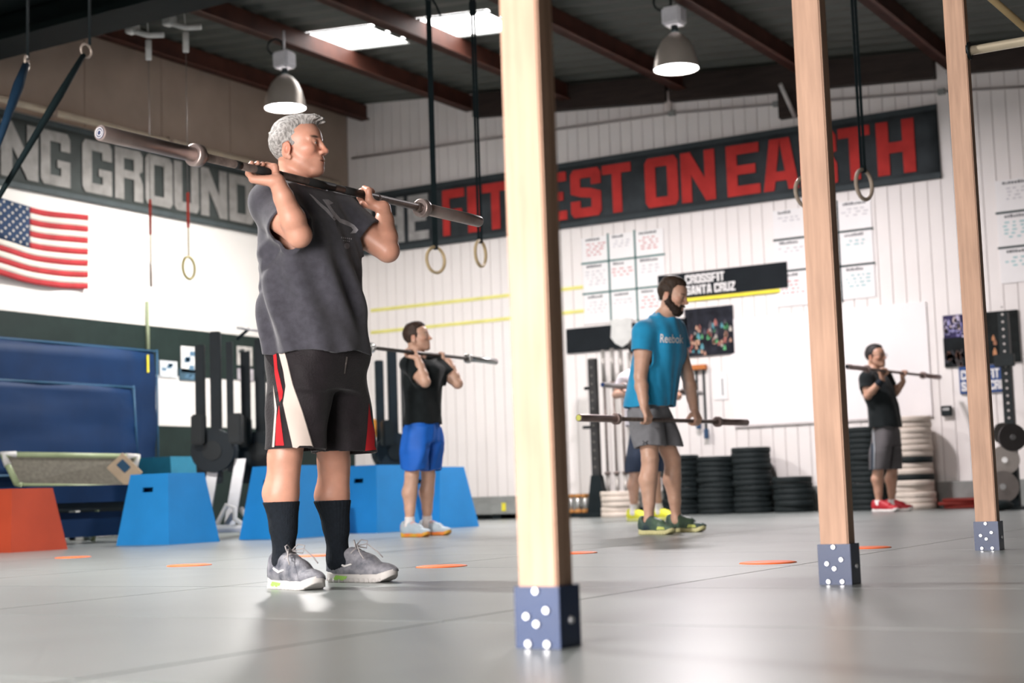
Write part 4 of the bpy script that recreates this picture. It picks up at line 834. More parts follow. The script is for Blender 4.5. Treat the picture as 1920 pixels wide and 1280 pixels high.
def head(S, c, yaw, pitch, sc=1., nosek=1., fat=1., eye=True):
    cy, sy_, cp, sp = math.cos(yaw), math.sin(yaw), math.cos(pitch), math.sin(pitch)
    f = np.array([cy*cp, sy_*cp, sp]); l = np.array([-sy_, cy, 0]); u = np.cross(f, l); R = np.stack([f, l, u]); c = np.array(c, float)
    p = lambda a, b, d: c+(f*a+l*b+u*d)*sc
    S.ell(p(-.014, 0, .030), np.array([.098, .074, .090])*sc, R, .01)
    S.ell(p(.034, 0, .032), np.array([.060, .063, .060])*sc, R, .03)
    S.ell(p(.024, 0, -.040), np.array([.064, .058*fat, .078])*sc, R, .025)
    for s_ in (-1, 1):
        S.cone(p(-.012, s_*.051*fat, -.048), p(.060, s_*.020, -.101), .019*sc, .017*sc, .022)
        S.ell(p(.055, s_*.043*fat, -.020), np.array([.028, .019, .020])*sc, R, .03)
        S.cone(p(.087, s_*.012, .020), p(.070, s_*.050, .018), .0085*sc, .0085*sc, .012)
    S.ell(p(.073, 0, -.101), np.array([.024, .027, .021])*sc, R, .02)
    for s_ in (-1, 1): S.cone(p(.101, s_*.021, -.038), p(.082, s_*.036, -.066), .0022*sc, .0022*sc, .006, 's')
    S.ell(p(.072, 0, -.064), np.array([.028, .030, .028])*sc, R, .02)
    for s_ in (-1, 1): S.ell(p(.097, s_*.031, -.001), np.array([.016, .018, .0125])*sc, R, .012, 's')
    S.cone(p(.090, 0, .014), p(.112*nosek, 0, -.028), .0085*sc, .0105*sc, .010)
    S.ell(p(.114*nosek, 0, -.031), np.array([.011, .012, .010])*sc, R, .008)
    for s_ in (-1, 1): S.ell(p(.100, s_*.012, -.035), np.array([.011, .0085, .0085])*sc, R, .006)
    S.ell(p(.0905, 0, -.0615), np.array([.009, .024, .0065])*sc, R, .005); S.ell(p(.0885, 0, -.0745), np.array([.010, .021, .0075])*sc, R, .005)
    S.ell(p(.104, 0, -.0675), np.array([.015, .026, .0022])*sc, R, .003, 's')
    if eye:
        for s_ in (-1, 1):
            S.ell(p(.0775, s_*.032, -.001), np.array([.0140, .0155, .0125])*sc, R, .002)
            S.ell(p(.080, s_*.031, .008), np.array([.0125, .018, .006])*sc, R, .004); S.ell(p(.079, s_*.031, -.012), np.array([.010, .016, .004])*sc, R, .005)
    for s_ in (-1, 1):
        er = R.copy(); er = np.stack([unit(f*.97-u*.22), unit(l*s_+f*-.25), unit(u+f*.22)])
        S.ell(p(-.020, s_*.077, -.020), np.array([.021, .0085, .034])*sc, er, .006); S.ell(p(-.014, s_*.087, -.017), np.array([.011, .008, .019])*sc, er, .004, 's')
        S.ell(p(-.010, s_*.074, -.050), np.array([.009, .006, .010])*sc, er, .006)
    return p, R
def to_local(P, c, R, sc=1.): return ((P-np.array(c)) @ R.T)/sc
def shoe_parts(h):
    ax = [axis_pts([(-.13, .26, h)]), axis_pts([(-.09, .09, h)]), axis_pts([(-.02, .17, h)])]
    U = Sdf(*ax)
    U.ell((-.035, 0, .055), (.046, .037, .052), None, .02); U.cone((-.02, 0, .05), (.09, 0, .048), .037, .040, .03); U.ell((.145, .004, .036), (.078, .046, .034), None, .03)
    U.cone((.015, 0, .098), (.10, 0, .07), .030, .028, .03); U.cone((-.055, 0, .06), (-.052, 0, .098), .026, .030, .03)
    U.cone((-.012, 0, .085), (-.018, 0, .17), .030, .040, .006, 's')
    x, y, z = U.g((slice(None),)*3); U.F = np.maximum(U.F, (.022+.03*np.clip((x-.14)/.1, 0, 1)**2)-z+0*y).astype(np.float32)
    L = Sdf(*ax); x, y, z = L.g((slice(None),)*3)
    def cap(a, b, ra, rb): d = np.array(b)-np.array(a); t = np.clip(((x-a[0])*d[0]+(y-a[1])*d[1])/(d@d), 0, 1); return np.sqrt((x-a[0]-t*d[0])**2+(y-a[1]-t*d[1])**2)-(ra+(rb-ra)*t)
    d2 = np.minimum(cap((-.042, 0), (.06, .0), .041, .038), cap((.06, 0), (.135, .004), .038, .050)); d2 = np.minimum(d2, cap((.135, .004), (.178, .0), .050, .040))
    top = .030+.008*np.clip(-x/.06, 0, 1)+.03*np.clip((x-.14)/.1, 0, 1)**2; bot = .028*np.clip((x-.15)/.07, 0, 1.2)**2+.010*np.clip((-.06-x)/.03, 0, 1)
    L.F = np.maximum(np.maximum(d2+(.004*np.sin(x*260)*(z < .012)), z-top), bot-z).astype(np.float32)
    return U.mesh(), L.mesh()
SHOE = {h: shoe_parts(h) for h in (.0035, .006)}
def shoe_at(heel, toe, parent, O, h, m_up, m_sole, m_lace, extra, bow=False, size=1.):
    d = unit(np.array(toe)-np.array(heel)); ang = math.atan2(d[1], d[0]); Rm = np.array([[math.cos(ang), -math.sin(ang), 0], [math.sin(ang), math.cos(ang), 0], [0, 0, 1]])
    org = np.array([heel[0], heel[1], 0])+Rm @ np.array([.083*size, 0, 0]); T = lambda P: (P*size) @ Rm.T+org-O
    (Pu, Qu), (Ps, Qs) = SHOE[h]
    sh_ = link('shoe', np_mesh('shoe', T(Pu), Qu, m_up), parent); link('sole', np_mesh('sole', T(Ps), Qs, m_sole), sh_)
    g = MB()
    for i in range(5):
        xx = .045+i*.018; zz = .117-i*.0085
        g.tube(T(np.array([(xx-.006, -.028, zz-.014), (xx, -.012, zz+.000), (xx+.004, .012, zz+.000), (xx+.008, .028, zz-.014)])), .0032*size, 6)
    if bow:
        for s_ in (-1, 1):
            g.tube(T(np.array([(.042, 0, .128), (.05, s_*.02, .150), (.065, s_*.038, .145), (.066, s_*.03, .12), (.045, 0, .127)])), .0026, 6); g.tube(T(np.array([(.042, 0, .128), (.07, s_*.03, .135), (.10, s_*.05, .105), (.12, s_*.055, .085)])), .0026, 6)
    g.build('laces', m_lace, sh_)
    for (m, pts) in extra:
        for s_ in (-1, 1):
            gg = MB(); poly = [(a, s_*b, z) for a, b, z in pts]; gg.add(list(T(np.array(poly)))+list(T(np.array([(a, s_*(abs(b)-.006), z) for a, b, z in poly]))), [tuple(range(len(poly))), tuple(range(2*len(poly)-1, len(poly)-1, -1))]+[(i, (i+1) % len(poly), (i+1) % len(poly)+len(poly), i+len(poly)) for i in range(len(poly))]); gg.build('side_mark', m, sh_)
    return sh_
def decal(name, polys, bvh, m, parent, O, off=.0022, step=7., view=None):
    """patch of cloth or ink lying on a garment: polygons given in frame pixels, every vertex dropped on the garment surface"""
    g = MB()
    for poly in polys:
        poly = np.array(poly, float); B = []
        for i in range(len(poly)):
            a, b = poly[i], poly[(i+1) % len(poly)]; n = max(1, int(np.linalg.norm(b-a)/step))
            for k in range(n): B.append(a+(b-a)*k/n)
        nb = len(B); x0, y0 = poly.min(0); x1, y1 = poly.max(0)
        inn = [Vector((x, y)) for x in np.arange(x0+step/2, x1, step) for y in np.arange(y0+step/2, y1, step)]
        V, E, Fc, *_ = delaunay_2d_cdt([Vector(b) for b in B]+inn, [(i, (i+1) % nb) for i in range(nb)], [], 1, .05)
        top = []; ok = []
        for v in V:
            r = unit(ray(v.x, v.y)); h = bvh.ray_cast(Vector(CP), Vector(r), 60)
            if h[0] is None: top.append(None); continue
            nn = np.array(h[1]); nn = nn if nn @ r < 0 else -nn; top.append((np.array(h[0])+nn*off-O, np.array(h[0])-nn*.002-O))
        good = [f for f in Fc if all(top[i] is not None for i in f)]
        good = [f for f in good if max(np.linalg.norm(top[f[i]][0]-top[f[i-1]][0]) for i in range(3)) < .06]
        mp = {}; vs = []
        for f in good:
            for i in f:
                if i not in mp: mp[i] = len(vs); vs.append(top[i][0])
        g.add(vs, [tuple(mp[i] for i in f) for f in good], True)
    if not g.f: return None
    return g.build(name, m, parent)
def bvh_of(P, Q): return BVHTree.FromPolygons([Vector(p) for p in P], [tuple(map(int, q)) for q in Q])
def text_polys(s, w, off=.0):
    cu = bpy.data.curves.new('tmp', 'FONT'); cu.body = s; cu.offset = off; cu.resolution_u = 4; o = bpy.data.objects.new('tmp', cu); COL.objects.link(o)
    me = o.to_mesh(); V = np.array([v.co[:2] for v in me.vertices]); F = [list(p.vertices) for p in me.polygons]; o.to_mesh_clear(); bpy.data.objects.remove(o); bpy.data.curves.remove(cu)
    V = (V-V.min(0))/(V.max(0)-V.min(0)+1e-9); return V, F
M_SKIN = vmat('skin', .42, .45, .08, 160, .12)
def skin_cols(P, base, seed=0):
    n = noise3(P[:, 0], P[:, 1], P[:, 2], (22, 22, 22), seed)[:, None]; c = np.array(base)[None, :]*(1+.03*n); c[:, 0] *= 1+.01*n[:, 0]; return np.clip(c, 0, 1)
def leg_low(S, kn, an, lg, e=0.):
    ax_ = an-kn; cf = kn+ax_*.34+np.array([-.016, 0, 0])*lg
    S.chain([kn, cf, kn+ax_*.68+np.array([-.006, 0, 0]), an], [.052*lg+e, .0605*lg+e, .0405*lg+e, .033*lg+e], .018)
    S.cone(kn+ax_*.12+np.array([.014, 0, 0]), kn+ax_*.75+np.array([.010, 0, 0]), .042*lg+e, .028*lg+e, .018)
def sock_sdf(parent, O, kn, an, lg, ztop, m, h=.004, heel=None, toe=None):
    kn, an = np.array(kn), np.array(an); S = Sdf(*[axis_pts([(min(kn[i], an[i])-.17 if i < 2 else .01, max(kn[i], an[i])+.2 if i < 2 else ztop+.03, h)]) for i in range(3)])
    leg_low(S, kn, an, lg, .0045); heel, toe = np.array(heel), np.array(toe); dd = unit(toe-heel); S.chain([an, an+np.array([0, 0, -.03]), heel+dd*.05+np.array([0, 0, .045])], [.034*lg+.005, .039, .032], .02); S.chain([an+np.array([0, 0, -.02]), heel+dd*.14+np.array([0, 0, .055])], [.037, .033], .02)
    S.displace(lambda x, y, z: .001*np.sin(np.arctan2(y-an[1], x-an[0])*40), .02); S.shell(.009); z = S.Z[None, None, :]; S.F = np.maximum(S.F, np.maximum(z-ztop, .025-z)).astype(np.float32)
    P, Q = S.mesh(); return link('sock', np_mesh('sock', P-O, Q, m), parent)
def person(J, cfg):
    """J: world joints; cfg: sizes, colours, garments.  Facing +x, left = +y."""
    O = np.array([*J['O'], 0.]); h = cfg['h']; hh = cfg.get('hh', h); s = cfg.get('s', 1.)
    allp = np.array([v for k, v in J.items() if k != 'bdir' and isinstance(v, (tuple, list, np.ndarray)) and len(v) == 3]); lo, hi = allp.min(0)-.17, allp.max(0)+.17; lo[2] = -.01
    zs = axis_pts([(lo[2], J['neck'][2]-.28*s, h), (J['neck'][2]-.28*s, hi[2], hh)]); xs = axis_pts([(lo[0], hi[0], hh)]); ys = axis_pts([(lo[1], hi[1], hh)])
    S = Sdf(xs, ys, zs); T = cfg['torso']; za = np.array([t[0] for t in T]); g = lambda i: np.array([t[i] for t in T])
    S.loft(za, g(1), g(2), g(3)-.012, g(4)-.012, cfg.get('twist', 0.), .04)
    nk = np.array(J['neck']); hc = np.array(J['head']); mid = hc+np.array([-.028, 0, -.05])*s
    S.cone(nk+np.array([-.01, 0, -.06]), mid, cfg.get('neck_r', .064)*s, .055*s, .025)
    for q in 'RL':
        sh, el, wr = [np.array(J[k+q]) for k in ('sh', 'el', 'wr')]; hp, kn, an = [np.array(J[k+q]) for k in ('hp', 'kn', 'an')]; ar = cfg.get('arm', 1.)*s; lg = cfg.get('leg', 1.)*s
        S.cone(nk+np.array([-.02, 0, .0]), sh+np.array([0, 0, .01]), .052*s, .058*s, .05)
        S.ell(sh, (.064*ar,)*3, None, .03); m = sh*.45+el*.55; fx = unit(np.cross(np.cross(el-sh, wr-el), el-sh)+1e-9)
        S.chain([sh, sh*.55+el*.45+fx*.006, el], [.060*ar, .056*ar, .042*ar], .02); S.ell(el, (.037*ar,)*3, None, .012)
        f1 = el*.68+wr*.32+fx*-.004; f2 = el*.3+wr*.7
        S.chain([el, f1, f2, wr], [.039*ar, .0435*ar, .033*ar, .0275*ar], .012)
        Bp = np.array(J['grip'+q]); bd = np.array(J.get('bdir', (0, 1., 0)))*(1 if q == 'R' else -1); grip(S, Bp, bd, wr+unit(Bp-wr)*.008, cfg.get('hand', 1.)*s)
        S.cone(hp, kn+(hp-kn)*.08, .082*lg, .059*lg, .03); S.ell(kn, (.057*lg, .055*lg, .06*lg), None, .02); ax_ = an-kn; cf = kn+ax_*.33+np.array([-.020, 0, 0])*lg
        leg_low(S, kn, an, lg)
        toe = np.array(J['toe'+q]); heel = np.array(J['heel'+q]); dd = unit(toe-heel)
        S.chain([an, an+np.array([0, 0, -.03]), heel+dd*.05+np.array([0, 0, .045])], [.034*lg, .035, .028], .02); S.chain([an+np.array([0, 0, -.02]), heel+dd*.16+np.array([0, 0, .055]), heel+dd*.25+np.array([0, 0, .04])], [.033, .030, .022], .02)
    p, R = head(S, hc, J['yaw'], J['pitch'], s*cfg.get('hs', 1.), cfg.get('nosek', 1.), cfg.get('fat', 1.), cfg.get('eye', True))
    P, Q = S.mesh(); P = smooth_mesh(P, Q, 1); col = skin_cols(P, cfg['skin'], 3)
    hl = to_local(P, hc, R, s*cfg.get('hs', 1.)); rad = np.linalg.norm(hl*np.array([1, 1.1, .85]), axis=1); hd = (rad < .16) & (hl[:, 2] > -.125)
    def blend(w, c): w = np.clip(w, 0, 1)[:, None]; col[:] = col*(1-w)+np.array(c)[None, :]*w
    sk = np.array(cfg['skin']); E = lambda c, r: 1.6-1.6*np.sqrt((((hl-np.array(c))/np.array(r))**2).sum(1))
    blend(hd*np.clip(np.maximum(E((.06, .05, -.03), (.04, .04, .035)), E((.06, -.05, -.03), (.04, .04, .035))), 0, .28), sk*np.array((1.08, .80, .74)))
    blend(hd*np.clip(E((.115, 0, -.03), (.03, .025, .022)), 0, .4), sk*np.array((1.06, .78, .7)))
    blend(hd*np.clip(np.maximum(E((-.01, .08, 0), (.03, .02, .045)), E((-.01, -.08, 0), (.03, .02, .045))), 0, .5), sk*np.array((1.05, .72, .64)))
    for s_ in (-1, 1):
        blend(hd*E((.082, s_*.034, .0235), (.026, .029, .0075))*cfg.get('brow_w', .8), cfg['brow'])
        if cfg.get('eye', True):
            blend(hd*(E((.086, s_*.033, -.0015), (.017, .016, .0055)) > .4), (.50, .44, .41)); blend(hd*(E((.090, s_*.033, -.0012), (.012, .0065, .0062)) > .4), (.03, .02, .015))
            blend(hd*np.clip(E((.084, s_*.033, .0048), (.018, .020, .0026)), 0, .75), sk*.22)
    blend(hd*np.clip(np.maximum(E((.1, 0, -.0615), (.016, .025, .0065)), E((.1, 0, -.0745), (.016, .022, .0075))), 0, .6), sk*np.array((.9, .55, .5)))
    blend(hd*np.clip(E((.11, 0, -.0675), (.02, .024, .0018)), 0, .8), sk*.35)
    if cfg.get('stubble'): blend(hd*np.clip(np.maximum(E((.05, .0, -.095), (.07, .075, .05)), 0), 0, cfg['stubble'])*(hl[:, 0] > -.02), sk*np.array((.62, .6, .6)))
    if cfg.get('col_fn'): cfg['col_fn'](P, col, J)
    body = link('person', np_mesh('person', P-O, Q, M_SKIN, col), None, O); tag(body, cfg['label'], 'person')
    return body, O, p, R, (P, Q)
def hair_mesh(J, R, sc, ells, cut, seed, hres, strand=.0025, spikes=(), freq=(300, 300, 60)):
    c = np.array(J['head']); S = Sdf(*[axis_pts([(c[i]-.17, c[i]+.17, hres)]) for i in range(3)]); W_ = lambda v: c+(R.T @ np.array(v))*sc
    for e in ells: S.ell(W_(e[0]), np.array(e[1])*sc, R, e[2] if len(e) > 2 else .012)
    for a, b, r0, r1 in spikes: S.cone(W_(a), W_(b), r0*sc, r1*sc, .008)
    def dis(x, y, z):
        L = to_local(np.stack([x, y, z], 1), c, R, sc); return strand*(np.sin(L[:, 1]*420+L[:, 0]*40+2*np.sin(L[:, 0]*50+L[:, 2]*30))*.6+noise3(L[:, 0], L[:, 1], L[:, 2], (60, 260, 120), seed)*.7)
    S.displace(dis, .03)
    x, y, z = S.g((slice(None),)*3); L0 = ((x-c[0])*R[0][0]+(y-c[1])*R[0][1]+(z-c[2])*R[0][2])/sc; L1 = ((x-c[0])*R[1][0]+(y-c[1])*R[1][1]+(z-c[2])*R[1][2])/sc; L2 = ((x-c[0])*R[2][0]+(y-c[1])*R[2][1]+(z-c[2])*R[2][2])/sc
    S.F = np.maximum(S.F, cut(L0, L1, L2)).astype(np.float32); return S.mesh()
def hairline(f, pts): return np.interp(f, [p[0] for p in pts], [p[1] for p in pts])
def shirt_mesh(J, cfg, h, th=.010):
    T = cfg['shirt']; za = np.array([t[0] for t in T]); g = lambda i: np.array([t[i] for t in T]); cut = cfg.get('sleeve', .62); ar = cfg.get('arm', 1.)*cfg.get('s', 1.)
    pts = np.array([J['shR'], J['shL'], J['elR'], J['elL'], J['neck'], (g(1).min()-.2, g(2).min()-.24, za[0]), (g(1).max()+.2, g(2).max()+.24, za[-1])]); lo, hi = pts.min(0)-.1, pts.max(0)+.12; lo[2] = za[0]-.04
    S = Sdf(*[axis_pts([(lo[i], hi[i], h)]) for i in range(3)]); S.loft(za, g(1), g(2), g(3), g(4), cfg.get('twist', 0.), .03, 2.4); tor = S.F.copy()
    nk = np.array(J['neck']); r_s = cfg.get('sleeve_r', (.078, .072))
    for q in 'RL':
        sh, el = np.array(J['sh'+q]), np.array(J['el'+q]); S.cone(nk+np.array([-.02, 0, -.008]), sh+np.array([0, 0, .012]), .058, .068, .05); e = sh+(el-sh)*(cut+.12); S.cone(sh, e, r_s[0]*ar, r_s[1]*ar, .045)
    if cfg.get('wrinkle'): S.displace(cfg['wrinkle'], .06)
    base = S.F.copy(); S.shell(th)
    x, y, z = S.g((slice(None),)*3)
    for q in 'RL':
        sh, el = np.array(J['sh'+q]), np.array(J['el'+q]); d = unit(el-sh); L_ = np.linalg.norm(el-sh)*cut
        t = (x-sh[0])*d[0]+(y-sh[1])*d[1]+(z-sh[2])*d[2]; r2 = np.sqrt(np.maximum(0, (x-sh[0])**2+(y-sh[1])**2+(z-sh[2])**2-t*t))
        S.F = np.maximum(S.F, np.minimum(np.minimum(t-L_, tor-.024), .15-r2)).astype(np.float32)
    hem = za[0]+.012+cfg.get('hem_wave', .006)*np.sin(np.arctan2(y-g(2)[0], x-g(1)[0])*5+1.); S.F = np.maximum(S.F, hem-z).astype(np.float32)
    # neck opening
    nr = cfg.get('neck_open', .078); nd = unit(np.array([.35, 0, 1])); tt = (x-nk[0])*nd[0]+(y-nk[1])*nd[1]+(z-nk[2])*nd[2]; rr = np.sqrt(np.maximum(0, (x-nk[0])**2+(y-nk[1])**2+(z-nk[2])**2-tt**2))
    S.F = np.maximum(S.F, np.where(tt > -.09, nr-rr, -1)).astype(np.float32); S.F = np.maximum(S.F, np.where(rr < nr+.03, tt-.03, -1)).astype(np.float32)
    P, Q = S.mesh(); return smooth_mesh(P, Q, 1), Q
def shorts_mesh(waist, legs, hemz, h, wr=None, th=.010):
    """waist: rows (z,cx,cy,rx,ry); legs: two lists of rows"""
    al = np.array([r for w in [waist]+legs for r in w]); lo = np.array([(al[:, 1]-al[:, 3]).min(), (al[:, 2]-al[:, 4]).min(), al[:, 0].min()])-.05; hi = np.array([(al[:, 1]+al[:, 3]).max(), (al[:, 2]+al[:, 4]).max(), al[:, 0].max()])+.05
    S = Sdf(*[axis_pts([(lo[i], hi[i], h)]) for i in range(3)])
    for w in legs:
        a = np.array(w).T; S.loft(a[0], a[1], a[2], a[3], a[4], 0., .0 if w is legs[0] else .015, 2.3)
    a = np.array(waist).T; S.loft(a[0], a[1], a[2], a[3], a[4], 0., .03, 2.3)
    if wr: S.displace(wr, .05)
    S.shell(th); x, y, z = S.g((slice(None),)*3); S.F = np.maximum(S.F, hemz(x, y)-z).astype(np.float32); S.F = np.maximum(S.F, z-(al[:, 0].max()-.01)).astype(np.float32)
    P, Q = S.mesh(); return smooth_mesh(P, Q, 1), Q
def barbell(label, x, z, yc, m_sleeve, m_shaft, cap, rings=(), L=2.2, dirv=(0, 1, 0), dz=0.):
    o = thing('barbell', label, 'barbell', (x, yc, z)); d = unit(dirv); P = lambda t: tuple(d*t)
    MB().tube([P(-L/2+.42), P(L/2-.42)], .0143, 16).build('shaft', m_shaft, o)
    for s_ in (-1, 1):
        sl = MB().tube([P(s_*(L/2-.415)), P(s_*(L/2-.004)), P(s_*L/2)], [.025, .025, .0235], 24).build('sleeve', m_sleeve, o); MB().tube([P(s_*(L/2)), P(s_*(L/2+.0015))], .019, 20).build('end_cap', cap, sl)
        MB().tube([P(s_*(L/2-.450)), P(s_*(L/2-.447)), P(s_*(L/2-.418)), P(s_*(L/2-.415))], [.034, .039, .039, .034], 24).build('collar', m_sleeve, o); MB().tube([P(s_*(L/2-.475)), P(s_*(L/2-.45))], .020, 18).build('bushing', m_shaft, o)
    for t, w, m in rings: MB().tube([P(t-w/2), P(t+w/2)], .0152, 16).build('knurl_band', m, o)
    return o
def sock(name, parent, O, pts, rs, m): return MB().tube([np.array(p)-O for p in pts], rs, 20, False).build(name, m, parent)
# ------------------------------------------------------------------ barbells first: their line fixes where the hands close
def bar_ends(pa, pb, al, L=2.2):
    r1, r2 = ray(*pa), ray(*pb); d = np.array([-math.sin(al), math.cos(al)])*L
    s = np.linalg.solve(np.array([[r1[0], -r2[0]], [r1[1], -r2[1]]]), -d); P, Q = at(*pa, s[0]), at(*pb, s[1])
    Q = P+unit(Q-P)*L; return P, Q
M_SLV = mat('sleeve_worn_steel', (.36, .29, .27), .36, .15, 12., metal=.65); M_SHF = mat('shaft_dark_steel', (.17, .13, .115), .42, .3, 30., metal=.55)
M_CAPB = mat('cap_navy', (.03, .04, .09), .4); M_TAPE = mat('bar_black_tape', (.02, .02, .02), .6); M_CAPY = mat('cap_yellow', (.5, .5, .12), .5)
def on_bar(P, Q, px):                      # point of the bar seen at column px
    lo, hi = 0., 1.
    for _ in range(40):
        m = (lo+hi)/2; X = P+(Q-P)*m-CP; u = 960+FPX*(X@R2)/(X@FW)
        if u < px: lo = m
        else: hi = m
    return P+(Q-P)*(lo+hi)/2
def put_bar(label, P, Q, ms, mh, cap, rings=()):
    c = (P+Q)/2; o = barbell(label, c[0], c[2], c[1], ms, mh, cap, rings, 2.2, Q-P); return unit(Q-P)
def yp(px, py, y): return ony(px, py, y)
# ================================================================== 1. grey haired lifter in front
P, Q = bar_ends((187, 249), (898, 415), -.004)
b1 = put_bar('worn steel barbell held by the grey haired man in front', P, Q, M_SLV, M_SHF, M_CAPB, ((-.30, .14, M_TAPE), (-.46, .03, M_TAPE), (.0, .16, M_TAPE), (.2, .12, M_TAPE), (.36, .015, M_SLV)))
for rr in (.009, .016): MB().ring(-unit(Q-P)*1.1025, unit(Q-P), rr, .0012, 20, 6).build('cap_mark', M_WHITE, bpy.data.objects['barbell'])
gR, gL = on_bar(P, Q, 487), on_bar(P, Q, 694)
J = dict(O=(-3.6, 4.58), neck=(-3.615, 4.50, 1.475), head=(-3.605, 4.50, 1.640), yaw=.27, pitch=.07,
         shR=(-3.59, 4.315, 1.398), elR=yp(561, 441, 4.265), wrR=gR+np.array([.068, .012, -.048]), gripR=gR, shL=(-3.575, 4.685, 1.40), elL=yp(727, 470, 4.765), wrL=gL+np.array([.062, -.002, -.055]), gripL=gL, bdir=b1,
         hpR=(-3.565, 4.44, .85), hpL=(-3.56, 4.595, .85), knR=yp(533, 862, 4.41), knL=yp(626, 872, 4.70), anR=yp(533, 1046, 4.42), anL=yp(634, 1038, 4.76),
         heelR=(-3.712, 4.437, 0), toeR=(-3.42, 4.33, 0), heelL=(-3.715, 4.775, 0), toeL=(-3.40, 4.765, 0))
SH1 = [(.838, -3.548, 4.515, .172, .20), (1.0, -3.558, 4.51, .172, .195), (1.15, -3.562, 4.5, .163, .195), (1.28, -3.575, 4.5, .148, .198), (1.38, -3.59, 4.5, .128, .182), (1.45, -3.605, 4.5, .10, .15), (1.50, -3.615, 4.5, .072, .09)]
def wr1(x, y, z):
    th = np.arctan2(y-4.5, x+3.57); lowf = np.clip((1.42-z)/.3, 0, 1)
    w = .0085*np.sin(th*9+z*7+1.5*np.sin(z*6))*lowf+.008*np.sin(z*30+th*5+2*np.sin(th*3))*np.clip(1-np.abs(z-1.0)/.25, 0, 1)+.0045*noise3(x, y, z, (22, 22, 12), 4)
    d1 = np.abs((z-1.16)-.8*(x+3.62)); w += .007*np.exp(-(d1/.02)**2)*(y < 4.5)*np.clip((-x-3.45)/.1, 0, 1)
    d2 = np.abs((z-1.24)-.55*(x+3.62)); w -= .006*np.exp(-(d2/.025)**2)*(y < 4.5); return w
C1 = dict(h=.005, hh=.0032, s=1., skin=(.60, .305, .215), brow=(.06, .042, .034), brow_w=1.1, hs=.965, stubble=.22, arm=1.06, leg=1.06, hand=1.04, neck_r=.067, nosek=.98, fat=1.02, label='grey haired man in charcoal t-shirt and black shorts holding a barbell at his shoulders',
          torso=[(.78, -3.555, 4.515, .14, .165)]+[(z, a, b, c-.022, d-.022) for z, a, b, c, d in SH1], shirt=SH1, wrinkle=wr1, sleeve=.62, sleeve_r=(.074, .075), neck_open=.078)
body, O, hp_, HR, _ = person(J, C1)
SHP, SHQ = shirt_mesh(J, C1, .0042); M_TEE1 = mat('charcoal_tee', (.058, .057, .070), .95, .18, 40., spec=.15, bump=.25, bscale=420, sheen=.25)
sh1 = link('t_shirt', np_mesh('t_shirt', SHP-O, SHQ, M_TEE1), body); bv = bvh_of(SHP, SHQ)
M_INKW = mat('shirt_ink', (.45, .44, .47), .8, .15, 60.)
decal('shirt_print', [[(579, 363), (585, 366), (600, 380), (615, 392), (630, 412), (627, 414), (610, 396), (596, 383)], [(604, 374), (615, 374), (625, 381), (618, 384), (626, 396), (638, 410), (650, 414), (664, 422), (672, 431), (667, 437), (656, 438), (662, 431), (658, 426), (646, 421), (636, 417), (624, 404), (614, 388)]], bv, M_INKW, sh1, O, .0012, 5.)
decal('shirt_text', [[(639+i*3.6, 444+i*.5), (641.2+i*3.6, 444+i*.5), (641.2+i*3.6, 447+i*.5), (639+i*3.6, 447+i*.5)] for i in range(6)]+[[(643+i*3.4, 450+i*.4), (645+i*3.4, 450+i*.4), (645+i*3.4, 452+i*.4), (643+i*3.4, 452+i*.4)] for i in range(4)], bv, M_INKW, sh1, O, .0012, 5.)
decal('shirt_emblem', [[(650+r*math.cos(t*PI/6), 461+1.15*r*math.sin(t*PI/6)) for t in range(12)] for r in (5.2,)], bv, mat('shirt_ink_dim', (.3, .29, .32), .8), sh1, O, .0012, 4.)
# shorts with panels
legR = [(.44, -3.592, 4.425, .107, .096), (.58, -3.583, 4.43, .110, .098), (.74, -3.565, 4.44, .132, .10), (.86, -3.555, 4.45, .148, .10)]
legL = [(.44, -3.562, 4.68, .120, .108), (.58, -3.56, 4.67, .120, .108), (.74, -3.562, 4.63, .135, .108), (.86, -3.555, 4.60, .148, .105)]
def wrs(x, y, z): return .005*np.sin(z*26+y*8+2*np.sin(x*9))*np.clip((z-.6)/.2, 0, 1)+.004*noise3(x, y, z, (30, 30, 14), 9)+.006*np.sin(np.arctan2(y-4.52, x+3.58)*8+z*6)*np.clip((.75-z)/.2, 0, 1)
SP, SQ = shorts_mesh([(.72, -3.562, 4.53, .135, .185), (.80, -3.55, 4.525, .157, .183), (.92, -3.548, 4.52, .152, .178)], [legR, legL], lambda x, y: .502-.012*(y-4.4)/.26+0*x, .0045, wrs)
M_SHO1 = mat('black_board_shorts', (.012, .009, .011), .65, .25, 25., spec=.2, bump=.2, bscale=140, sheen=.15); so = link('shorts', np_mesh('shorts', SP-O, SQ, M_SHO1), body); bs = bvh_of(SP, SQ)
M_SW, M_SR = mat('short_panel_white', (.62, .53, .47), .75, .08), mat('short_panel_red', (.50, .018, .025), .7, .12)
decal('white_panel', [[(523, 660), (533, 657), (538, 674), (549, 721), (567, 774), (587, 843), (549, 838), (541, 802), (531, 756), (536, 724), (532, 696)], [(513, 721), (520, 765), (515, 838), (511, 838), (516, 771)]], bs, M_SW, so, O)
for pl_ in ([(513, 665), (519, 663), (521, 690), (531, 734), (530, 746), (525, 754), (523, 740), (516, 702)], [(524, 759), (527, 787), (533, 835), (517, 835), (519, 790)], [(691, 755), (696, 790), (712, 842), (684, 845), (688, 806)]): decal('red_panel', [pl_], bs, M_SR, so, O)
decal('stitching', [[(538, 674), (539.2, 674), (550.5, 721), (568.5, 774), (588.5, 843), (587, 843), (567, 774), (549, 721)], [(648, 668), (651, 669), (646, 700), (644, 700)]], bs, mat('stitch_grey', (.16, .14, .13), .7), so, O, .0028, 5.)
